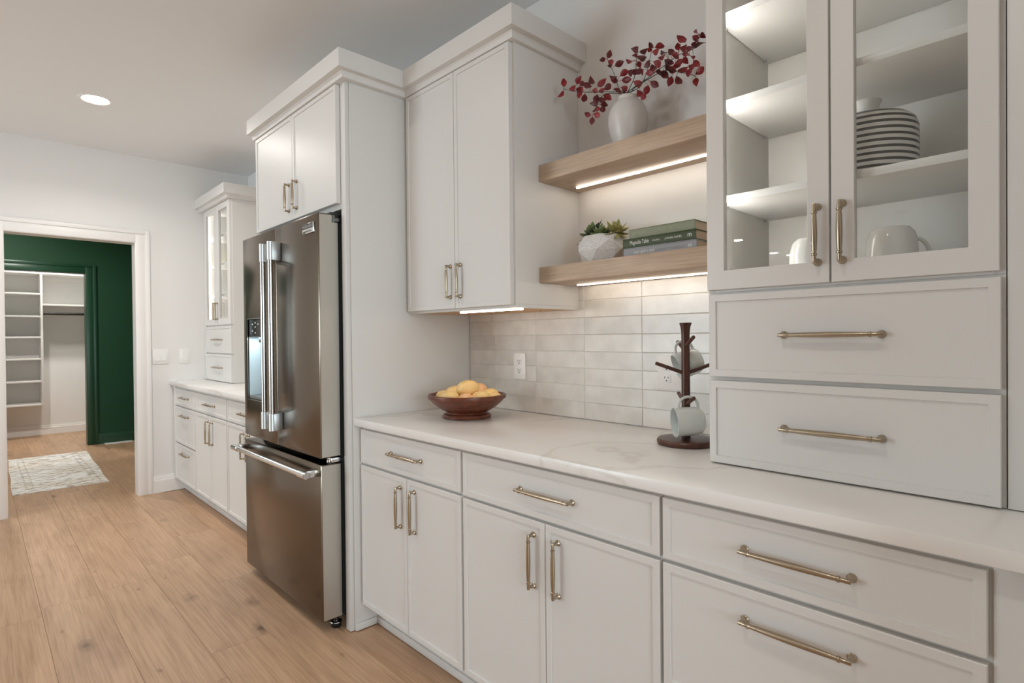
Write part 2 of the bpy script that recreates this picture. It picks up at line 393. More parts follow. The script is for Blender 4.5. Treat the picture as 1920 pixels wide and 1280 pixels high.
def thing(name, label, cat, loc, group=None):
    o = bpy.data.objects.new(name, None); C.objects.link(o); o.location = loc; o.empty_display_size = 0.05
    return tag(o, label, cat, group)
def struct(name, mb, m, label=None, cat=None, parent=None):
    o = mb.build(name, m, parent)
    if not parent: tag(o, label, cat, kind='structure')
    return o
def inst(src, name, loc, parent, rot=(0, 0, 0)):
    """a further object sharing src's mesh; loc in world"""
    o = bpy.data.objects.new(name, src); C.objects.link(o); o.parent = parent
    o.location = Vector(loc) - wloc(parent); o.rotation_euler = rot
    return o

# one pull handle: bar along local x, mounted on a front facing -y at y = 0
def pull_mesh(cc):
    b = MB(); st = -0.0235; h = cc/2
    for sx in (-1, 1):
        b.lathe([(0.0092, 0), (0.0092, 0.002), (0.0074, 0.004), (0.0048, 0.011), (0.0043, -st)], (sx*h, 0, 0), (0, -1, 0), 12, True, True)
    prof = [(0.0040, -h-0.0050), (0.0046, -h-0.0035), (0.0046, -h+0.013), (0.0064, -h+0.014), (0.0064, -h+0.018), (0.0048, -h+0.0195),
            (0.0058, -h*0.55), (0.0066, -h*0.2), (0.0068, 0), (0.0066, h*0.2), (0.0058, h*0.55), (0.0048, h-0.0195),
            (0.0064, h-0.018), (0.0064, h-0.014), (0.0046, h-0.013), (0.0046, h+0.0035), (0.0040, h+0.0050)]
    b.lathe(prof, (0, st, 0), (1, 0, 0), 12, True, True)
    o = b.build('pull', 'brass', origin=(0, 0, 0)); me = o.data; bpy.data.objects.remove(o); return me
PULL = {k: pull_mesh(k) for k in (0.204, 0.152, 0.128)}
def pull(parent, x, y, z, cc, vertical=False):
    return inst(PULL[cc], 'pull', (x, y, z), parent, (0, math.radians(90) if vertical else 0, 0))

# ================================================================== the setting
CEIL = 2.74; WB = 1.818; XW = -5.36      # ceiling height, back wall plane, far end wall plane
XG = -8.40; XC = -9.82                   # green hall wall, closet back wall
struct('ceiling', MB().box(-10.2, 5.2, -9.3, 2.0, CEIL, CEIL+0.1), 'ceiling_paint', 'flat pale ceiling above the kitchen and hall', 'ceiling')
back = struct('wall_back', MB().box(XW-0.12, 5.2, WB, WB+0.12, 0, CEIL), 'wall_paint', 'pale painted wall behind the cabinets', 'wall')
wl = MB()
wl.box(XW-0.12, XW, -9.0, 0.14, 0, CEIL).box(XW-0.12, XW, 0.95, WB, 0, CEIL).box(XW-0.12, XW, 0.14, 0.95, 2.055, CEIL)
struct('wall_left', wl, 'wall_paint', 'pale end wall with the cased doorway and light switches', 'wall')
struct('wall_front', MB().box(XW, -5.3, -4.65, -4.5, 0, CEIL).box(-3.5, -3.45, -4.65, -4.5, 0, CEIL).box(-5.3, -3.5, -4.65, -4.5, 0, 0.45).box(-5.3, -3.5, -4.65, -4.5, 2.45, CEIL)
       .box(XW, 5.0, -9.15, -9.0, 0, CEIL), 'low_bounce_paint', 'wall opposite the cabinets with a wide window', 'wall')
struct('wall_right', MB().box(-0.066, 0.75, 1.167, WB-0.002, 0, CEIL).box(-0.052, 0.75, 1.03, 1.167, 0, CEIL), 'wall_paint', 'painted wall stub ending the cabinet run, with an added front part shading the worktop end', 'wall')  # unseen front part brought forward to block light from the right window
struct('wall_end', MB().box(5.0, 5.15, -9.0, -2.6, 0, CEIL).box(5.0, 5.15, 0.6, 2.0, 0, CEIL).box(5.0, 5.15, -2.6, 0.6, 0, 0.5).box(5.0, 5.15, -2.6, 0.6, 2.5, CEIL), 'low_bounce_paint', 'near end wall of the room with a window', 'wall')

# floor: a slab with separate oak planks laid on it along the run
PW = 0.229; Y0 = 0.435
fl = struct('floor', MB().box(-10.2, 5.2, -9.3, 2.0, -0.10, -0.004), 'floor_oak', 'warm oak plank floor running through kitchen and hall', 'floor')
def plank_mesh(L):
    c = 0.0009; g = 0.0004
    b = MB(); x0, x1, y0, y1 = g, L-g, g, PW-g
    vs = [(x0,y0,-0.004),(x1,y0,-0.004),(x1,y1,-0.004),(x0,y1,-0.004),(x0,y0,-c),(x1,y0,-c),(x1,y1,-c),(x0,y1,-c),(x0+c,y0+c,0),(x1-c,y0+c,0),(x1-c,y1-c,0),(x0+c,y1-c,0)]
    fs = [(0,1,5,4),(1,2,6,5),(2,3,7,6),(3,0,4,7),(4,5,9,8),(5,6,10,9),(6,7,11,10),(7,4,8,11),(8,9,10,11)]
    b.add(vs, fs); o = b.build('plank', 'floor_oak', origin=(0, 0, 0)); me = o.data; bpy.data.objects.remove(o); return me
PL = {L: plank_mesh(L) for L in (1.50, 1.22, 0.94, 1.78)}
starts = [-0.4, -1.1, -0.7, -0.15, -0.95, -0.55, -1.3, -0.25, -0.85, -0.05, -0.65]
LEN = [1.50, 1.22, 1.78, 0.94]
for k in range(-7, 6):
    y = Y0 + k*PW
    if y > 1.62: continue
    x = -10.0 + starts[(k*3) % 11]; i = k % 4
    x_end = -0.4 if k < 3 else (-0.4 if y < 1.2 else -3.0)
    while x < 0.9:
        L = LEN[i % 4]; i += 1 + (k % 2)
        if k == 0 and x < -4.36 < x+L: pass
        inside = (x + L < XW and y + PW < 1.6 and y > -0.7) or (x + L >= XW - 0.0 and y + PW <= 1.30)
        if inside: inst(PL[L], 'plank', (x, y, 0), fl)
        x += L

# tiles behind the counter: stacked glazed tiles, each its own piece
tx = [-2.199, -2.011] + [-1.735 + 0.2765*i for i in range(0, 5)]
tz = [0.9155 + 0.0696*i for i in range(0, 8)] + [1.4625]
for i in range(len(tx)-1):
    for j in range(len(tz)-1):
        x0, x1, z0, z1 = tx[i], tx[i+1], tz[j], tz[j+1]
        if x0 > -0.745: continue
        x1 = min(x1, -0.732)
        g = 0.0006; b = MB(); cc = 0.0015
        yj = random.uniform(-0.0008, 0.0008)
        w = lambda: random.uniform(-0.0005, 0.0005)
        A = [(x0+g+w(), z0+g+w()), (x1-g+w(), z0+g+w()), (x1-g+w(), z1-g+w()), (x0+g+w(), z1-g+w())]
        ins = [(cc, cc), (-cc, cc), (-cc, -cc), (cc, -cc)]
        vs = [(p[0], WB-0.0005, p[1]) for p in A] + [(p[0], 1.8128+yj, p[1]) for p in A] + [(p[0]+q[0], 1.811+yj, p[1]+q[1]) for p, q in zip(A, ins)]
        fs = [(0,1,5,4),(1,2,6,5),(2,3,7,6),(3,0,4,7),(4,5,9,8),(5,6,10,9),(6,7,11,10),(7,4,8,11),(8,9,10,11)]
        b.add(vs, fs); b.build('tile', 'glazed_tile', back)
gr = MB().box(-2.199, -0.732, 1.8132, WB-0.0002, 0.9150, 1.4625).build('grout_bed', 'grout', back)

# doorway casing, jambs and skirting on the end wall
def casing(name, x, th, yi0, yi1, yo0, yo1, zi, zo, m, label, s=1):
    b = MB()
    st = [(0, 1, th*0.55), (0.0, 0.72, th*0.8), (0.55, 1.0, th*0.62), (0.0, 0.16, th*0.55)]
    def bands(f0, f1, t):
        lo = yi0 + (yo0-yi0)*f0; lo2 = yi0 + (yo0-yi0)*f1
        hi = yi1 + (yo1-yi1)*f0; hi2 = yi1 + (yo1-yi1)*f1
        za = zi + (zo-zi)*f0; zb = zi + (zo-zi)*f1
        xa, xb = (x, x+t) if s > 0 else (x-t, x)
        b.box(xa, xb, lo2, lo, 0, zb, 0.0015); b.box(xa, xb, hi, hi2, 0, zb, 0.0015); b.box(xa, xb, lo, hi, za, zb, 0.0015)
    bands(0.0, 1.0, th*0.6); bands(0.04, 0.60, th*0.8); bands(0.72, 1.0, th)
    return struct(name, b, m, label, 'door trim')
casing('trim_1', XW, 0.020, 0.155, 0.937, 0.052, 1.038, 2.040, 2.142, 'trim_paint', 'white moulded casing around the doorway into the hall')
jb = MB().box(XW-0.12, XW, 0.1405, 0.155, 0, 2.04).box(XW-0.12, XW, 0.937, 0.9495, 0, 2.04).box(XW-0.12, XW, 0.1405, 0.9495, 2.04, 2.0545)
struct('trim_2', jb, 'trim_paint', 'white jamb lining inside the doorway', 'door trim')
def skirting(name, pts_axis, a0, a1, wall, h, t, m, label):
    b = MB(); prof = [(0, 0), (t, 0), (t, h*0.72), (t*0.75, h*0.76), (t*0.75, h*0.86), (t*0.45, h*0.92), (t*0.4, h), (0, h)]
    if pts_axis == 'y':      # skirting on a wall of constant x facing +x
        b.add([(wall+p[0], a, p[1]) for a in (a0, a1) for p in prof], [tuple(range(8)), tuple(range(15, 7, -1))] + [(i, (i+1) % 8, 8+(i+1) % 8, 8+i) for i in range(8)])
    return struct(name, b, m, label, 'baseboard')
skirting('baseboard_left', 'y', 1.0385, 1.272, XW, 0.138, 0.016, 'trim_paint', 'white baseboard under the light switches')
skirting('baseboard_left_far', 'y', -4.49, 0.0515, XW, 0.138, 0.016, 'trim_paint', 'white baseboard left of the doorway casing')
# hall with green walls
gw = MB().box(XG-0.12, XG, -1.2, 0.08, 0, CEIL).box(XG-0.12, XG, 0.972, 1.75, 0, CEIL).box(XG-0.12, XG, 0.08, 0.972, 2.07, CEIL)
struct('wall_hall', gw, 'green_paint', 'dark green hall wall with the closet opening', 'wall')
struct('wall_hall_side', MB().box(XG-0.12, XW-0.121, 1.75, 1.85, 0, CEIL), 'green_paint', 'dark green side wall of the hall', 'wall')
struct('wall_hall_far_side', MB().box(XG-0.12, XW-0.121, -1.3, -1.2, 0, CEIL), 'green_paint', 'dark green opposite side wall of the hall', 'wall')
casing('trim_3', XG, 0.022, 0.090, 0.962, -0.02, 1.068, 2.06, 2.168, 'green_trim', 'dark green moulded casing around the closet opening')
gj = MB().box(XG-0.12, XG, 0.0805, 0.09, 0, 2.06).box(XG-0.12, XG, 0.962, 0.9715, 0, 2.06).box(XG-0.12, XG, 0.0805, 0.9715, 2.06, 2.0695)
struct('trim_4', gj, 'green_trim', 'dark green jamb lining of the closet opening', 'door trim')
skirting('baseboard_hall', 'y', 1.0685, 1.749, XG, 0.125, 0.014, 'green_trim', 'dark green baseboard right of the closet opening')
# closet
struct('wall_closet', MB().box(XC-0.1, XC, -0.6, 1.75, 0, CEIL), 'wall_paint', 'pale back wall of the closet', 'wall')
struct('wall_closet_side', MB().box(XC, XG-0.121, 1.75, 1.85, 0, CEIL), 'wall_paint', 'pale side wall of the closet', 'wall')
struct('wall_closet_far_side', MB().box(XC, XG-0.121, -0.7, -0.6, 0, CEIL), 'wall_paint', 'pale opposite side wall of the closet', 'wall')
skirting('baseboard_closet', 'y', -0.6, 1.749, XC, 0.125, 0.014, 'trim_paint', 'white baseboard along the closet back wall')

# ================================================================== cabinets
P = 'cabinet_paint'
YD, YFR = 1.185, 1.205        # base door face, base face frame
def front(parent, name, x0, x1, z0, z1, yf, **k):
    return MB().front(x0, x1, z0, z1, yf, **k).build(name, P, parent, angle=20)
def base_unit(label, x0, x1):
    t = thing('base_cabinet', label, 'cabinet', ((x0+x1)/2, 1.5, 0))
    MB().box(x0, x1, YFR, 1.808, 0.105, 0.8795).build('cabinet_body', P, t)
    MB().box(x0, x1, 1.273, 1.295, 0.0, 0.105).build('toe_kick', P, t)
    MB().box(x0, x1, 1.265, 1.273, 0.0, 0.030, 0.002).build('shoe_moulding', P, t)
    return t
def drawer(t, x0, x1, z0, z1, yf=YD, cc=0.204, name='drawer', dz=0.0, px=None):
    d = front(t, name, x0, x1, z0, z1, yf)
    pull(d, (x0+x1)/2 if px is None else px, yf+0.0045, (z0+z1)/2 + dz, cc)
    return d
def pair(t, x0, xm, x1, z0, z1, yf, hz, cc, inset=0.047):
    for (a, b, hx) in ((x0, xm-0.0015, xm-inset-0.003), (xm+0.0015, x1, xm+inset)):
        d = front(t, 'door', a, b, z0, z1, yf); pull(d, hx, yf+0.0045, hz, cc, True)
GROUP_NEAR = None
a = base_unit('white base cabinet under the fruit bowl, next to the refrigerator panel', -2.2025, -1.491)
drawer(a, -2.177, -1.4985, 0.7275, 0.869); pair(a, -2.177, -1.8275, -1.4985, 0.118, 0.7165, YD, 0.5985, 0.152)
a = base_unit('white base cabinet with one wide drawer over two doors, mid counter', -1.4905, -0.7260)
drawer(a, -1.4845, -0.7305, 0.7235, 0.869); pair(a, -1.4845, -1.1065, -0.7305, 0.118, 0.7135, YD, 0.594, 0.152)
a = base_unit('white base cabinet of wide drawers under the glass-door tower', -0.7255, -0.0720)
MB().box(-0.1165, -0.0725, YFR-0.006, YFR-0.0005, 0.105, 0.8795, 0.001).build('filler_strip', P, a)
drawer(a, -0.7205, -0.1225, 0.7235, 0.869); drawer(a, -0.7205, -0.1225, 0.4165, 0.7135, dz=0.0800, name='drawer'); drawer(a, -0.7205, -0.1225, 0.118, 0.4065, dz=0.08)

ct = MB().box(-2.2020, -0.0685, 1.1665, 1.8105, 0.8825, 0.9145, 0.0025)
tag(ct.build('worktop', 'quartz'), 'long white quartz worktop with faint veins below the wall shelves', 'worktop')

# far base run (left of the refrigerator)
a = base_unit('white three-drawer base cabinet at the end wall, beside the doorway', -5.3435, -4.6825)
MB().box(-5.3430, -5.285, YFR-0.012, YFR-0.0005, 0.105, 0.8795, 0.001).build('filler_strip', P, a)
drawer(a, -5.272, -4.689, 0.7275, 0.862, cc=0.204); drawer(a, -5.272, -4.689, 0.424, 0.7165, dz=0.0800); drawer(a, -5.272, -4.689, 0.118, 0.413, dz=0.08)
a = base_unit('white base cabinet with two doors and a drawer, between end drawers and refrigerator', -4.682, -3.951)
drawer(a, -4.676, -3.957, 0.7275, 0.862); pair(a, -4.676, -4.3165, -3.957, 0.118, 0.7165, YD, 0.5985, 0.152)
a = base_unit('white base cabinet half hidden by the left side of the refrigerator', -3.9505, -3.2265)
drawer(a, -3.945, -3.232, 0.7275, 0.862); pair(a, -3.945, -3.5885, -3.232, 0.118, 0.7165, YD, 0.5985, 0.152)
ct = MB().box(-5.3590, -3.2265, 1.1665, 1.8165, 0.8825, 0.9145, 0.0025)
tag(ct.build('worktop', 'quartz'), 'short white quartz worktop between the end wall and the refrigerator', 'worktop')

def ring(b, x0, x1, z0, z1, wl_, wr, wb, wt, yf, th):
    c = 0.0012
    O = lambda y, i: [(x0+i, y, z0+i), (x1-i, y, z0+i), (x1-i, y, z1-i), (x0+i, y, z1-i)]
    I = lambda y, i: [(x0+wl_-i, y, z0+wb-i), (x1-wr+i, y, z0+wb-i), (x1-wr+i, y, z1-wt+i), (x0+wl_-i, y, z1-wt+i)]
    L = [O(yf+th, 0), O(yf+c, 0), O(yf, c), I(yf, c), I(yf+c, 0), I(yf+th, 0)]
    vs = [p for q in L for p in q]; fs = []
    for k in range(6):
        k2 = (k+1) % 6
        for i in range(4):
            j = (i+1) % 4; fs.append((k*4+i, k*4+j, k2*4+j, k2*4+i))
    b.add(vs, fs); return b
def crown(parent, x0, x1, yf, yback, xr_return=True, xl_return=False, zb=2.377, zt=2.452, name='crown_moulding', sub=True, yb_front=None, xr=None, inside_l=False, inside_end=False):
    """a flat crown board with a smaller stepped mould under it; x1/yf are the outer faces"""
    o = 0.028
    b = MB(); tb = yb_front
    prof = [(0, zt), (0, zb), (o*0.85, zb-0.002), (o, zb-0.008), (o+0.002, zb-0.027), (o+0.010, zb-0.0285), (tb-yf, zb-0.0285), (tb-yf, zt)]
    n = len(prof)
    # front run, mitred at the right end
    vs = []
    for (d, z) in prof: vs.append((x0-(d if inside_l else 0), yf+d, z))
    for (d, z) in prof: vs.append((x1-d, yf+d, z))
    if xr_return:
        for (d, z) in prof: vs.append((x1-d, yback+(d if inside_end else 0), z))
    m = len(vs)//n; fs = [tuple(range(n)), tuple(range(m*n-1, (m-1)*n-1, -1))]
    for k in range(m-1):
        for i in range(n):
            j = (i+1) % n; fs.append((k*n+i, k*n+j, (k+1)*n+j, (k+1)*n+i))
    b.add(vs, fs)
    return b.build(name, P, parent, angle=25)

# ---- refrigerator enclosure
fe = thing('refrigerator_surround', 'tall white surround with two short doors above the refrigerator', 'cabinet', (-2.715, 1.48, 0))
MB().box(-2.2500, -2.2100, 1.1460, 1.1640, 0, 2.3480, 0.0012).build('face_stile', P, fe)
MB().box(-2.2490, -2.2035, 1.1645, 1.8165, 0, 2.3480, 0.0008).build('side_panel', P, fe)
MB().box(-2.2034, -2.1945, 1.1660, 1.2645, 0, 0.030, 0.002).build('shoe_moulding', P, fe)
MB().box(-3.2220, -3.1980, 1.1460, 1.8165, 0, 2.3480, 0.001).build('side_panel', P, fe)
MB().box(-3.1975, -2.2505, 1.1465, 1.8165, 1.8150, 2.3480).build('cabinet_body', P, fe)
for (x0, x1, hx) in ((-3.1960, -2.7105, -2.760), (-2.7075, -2.2545, -2.668)):
    d = front(fe, 'door', x0, x1, 1.8380, 2.3520-0.006, 1.1250); pull(d, hx, 1.1295, 1.952, 0.128, True)
crown(fe, -3.2220, -2.1475, 1.0890, 1.3968, True, yb_front=1.1445, inside_end=True)

# ---- upper cabinet
uc = thing('wall_cabinet', 'tall white two-door wall cabinet beside the floating shelves', 'cabinet', (-1.845, 1.63, 1.366))
b = MB().box(-2.2025, -1.4885, 1.4495, 1.8165, 1.3800, 2.3480)
b.box(-2.2025, -1.4885, 1.4495, 1.4690, 1.3660, 1.3795).box(-1.5065, -1.4885, 1.4695, 1.8100, 1.3660, 1.3795).box(-2.2025, -2.1900, 1.4695, 1.8100, 1.3660, 1.3795)
b.build('cabinet_body', P, uc)
MB().box(-2.1895, -1.5070, 1.4700, 1.8095, 1.3665, 1.3798).build('underside_panel', 'raw_maple', uc)
pair(uc, -2.1770, -1.8275, -1.4975, 1.3760, 2.3465, 1.4290, 1.4885, 0.128, 0.032)
crown(uc, -2.1473, -1.4445, 1.3970, 1.8165, True, yb_front=1.4525, inside_l=True)
l = MB().box(-1.8850, -1.5150, 1.5000, 1.5140, 1.3600, 1.3664, 0.001).build('light_strip', 'led_warm', uc)
for x in (-1.62, -1.93, -2.1): MB().lathe([(0.0035, 0), (0.003, -0.0015)], (x, 1.72, 1.3664), (0, 0, 1), 10, True, True).build('screw', 'dark_grey', uc)

# ---- glass-door towers
def tower(label, x0, x1, y_face, dx0, dxm, dx1, stl, leds, shelves, glow='led_white'):
    t = thing('glass_door_tower', label, 'cabinet', ((x0+x1)/2, y_face+0.2, 0.9145))
    yf = y_face; yb = yf + 0.020; bk = 1.806
    I = 'interior_white'
    MB().box(x0, x1, yb, bk, 0.9165, 1.3700).box(x0, x0+0.018, yb, bk, 1.3705, 2.3480).box(x1-0.018, x1, yb, bk, 1.3705, 2.3480).build('cabinet_body', P, t)
    MB().box(x0+0.0182, x1-0.0182, bk-0.008, bk, 1.3705, 2.3475).build('back_panel', I, t)
    MB().box(x0+0.0182, x1-0.0182, yb, bk-0.0085, 2.3300, 2.3478).build('top_panel', I, t)
    MB().box(x0+0.0182, x1-0.0182, yb, bk-0.0085, 1.3705, 1.3940).build('bottom_panel', I, t)
    for z in shelves:
        MB().box(x0+0.0200, x1-0.0200, yb+0.021, bk-0.0090, z-0.019, z, 0.001).build('shelf', I, t)
        for xx, sx in ((x0+0.0181, 1), (x1-0.0181, -1)):
            for yy in (yb+0.06, bk-0.045):
                MB().lathe([(0.004, 0), (0.004, 0.010), (0.003, 0.011)], (xx, yy, z-0.0235), (sx, 0, 0), 8, True, True).build('shelf_pin', 'chrome', t)
    for (lx0, lx1, ly0, ly1) in leds:
        MB().box(lx0, lx1, ly0, ly1, 1.3960, 2.3290).build('light_strip', glow, t)
    for (a, b2, hx) in ((dx0, dxm-0.0022, dxm-0.0265), (dxm+0.0022, dx1, dxm+0.0255)):
        fr = ring(MB(), a, b2, 1.3760, 2.3465, stl, stl, 0.050, 0.050, yf, 0.020).build('door', P, t, angle=20)
        MB().box(a+stl-0.006, b2-stl+0.006, yf+0.0105, yf+0.0135, 1.420, 2.3025).build('pane', 'pane_glass', fr)
        pull(fr, hx, yf, 1.4880, 0.128, True)
    for (z0, z1) in ((1.1470, 1.3640), (0.9190, 1.1365)):
        drawer(t, dx0+0.004, dx1+0.002, z0, z1, yf, dz=0.0, px=(dx0+dx1)/2)
    return t
t = tower('near glass-door tower of white painted wood holding a striped vase', -0.7270, -0.1200, 1.4190, -0.7220, -0.4225, -0.1280, 0.047,
      [(-0.7085, -0.7000, 1.4400, 1.4480)], (2.118, 1.885, 1.630))
MB().box(-0.1180, -0.0675, 1.4340, 1.4560, 0.9165, 2.3480, 0.001).build('filler_strip', P, t)
crown(t, -0.7720, -0.0675, 1.3640, 1.8, False, yb_front=1.4590)
t = tower('far narrow glass-door tower on the short worktop by the end wall', -5.3100, -4.6300, 1.4290, -5.3050, -4.9700, -4.6380, 0.060,
      [(-5.2915, -5.2800, 1.4500, 1.4620), (-5.2915, -5.2850, 1.5250, 1.5420)], (2.118, 1.885, 1.630), 'led_soft')
MB().box(-5.3585, -5.3105, 1.4400, 1.4600, 0.9165, 2.3480, 0.001).build('filler_strip', P, t)
crown(t, -5.3585, -4.5770, 1.3740, 1.8160, True, yb_front=1.4490)

# ---- floating shelves with light strips let into the underside
def floating(label, z0, z1):
    t = thing('floating_shelf', label, 'shelf', (-1.11, 1.69, z0))
    MB().box(-1.4875, -0.7285, 1.5760, 1.8100 if z0 < 1.5 else 1.8175, z0, z1, 0.0015).build('shelf_board', 'shelf_oak', t)
    MB().box(-1.4400, -0.7700, 1.7440, 1.7540, z0-0.0035, z0-0.0002, 0.001).build('light_strip', 'led_warm', t)
    MB().box(-1.4470, -1.4402, 1.7435, 1.7545, z0-0.0035, z0-0.0002, 0.001).build('strip_end_cap', 'dark_grey', t)
floating('upper oak floating shelf holding the vase of red leaves', 1.8520, 1.9160)
floating('lower oak floating shelf holding the succulent pot and books', 1.4630, 1.5240)

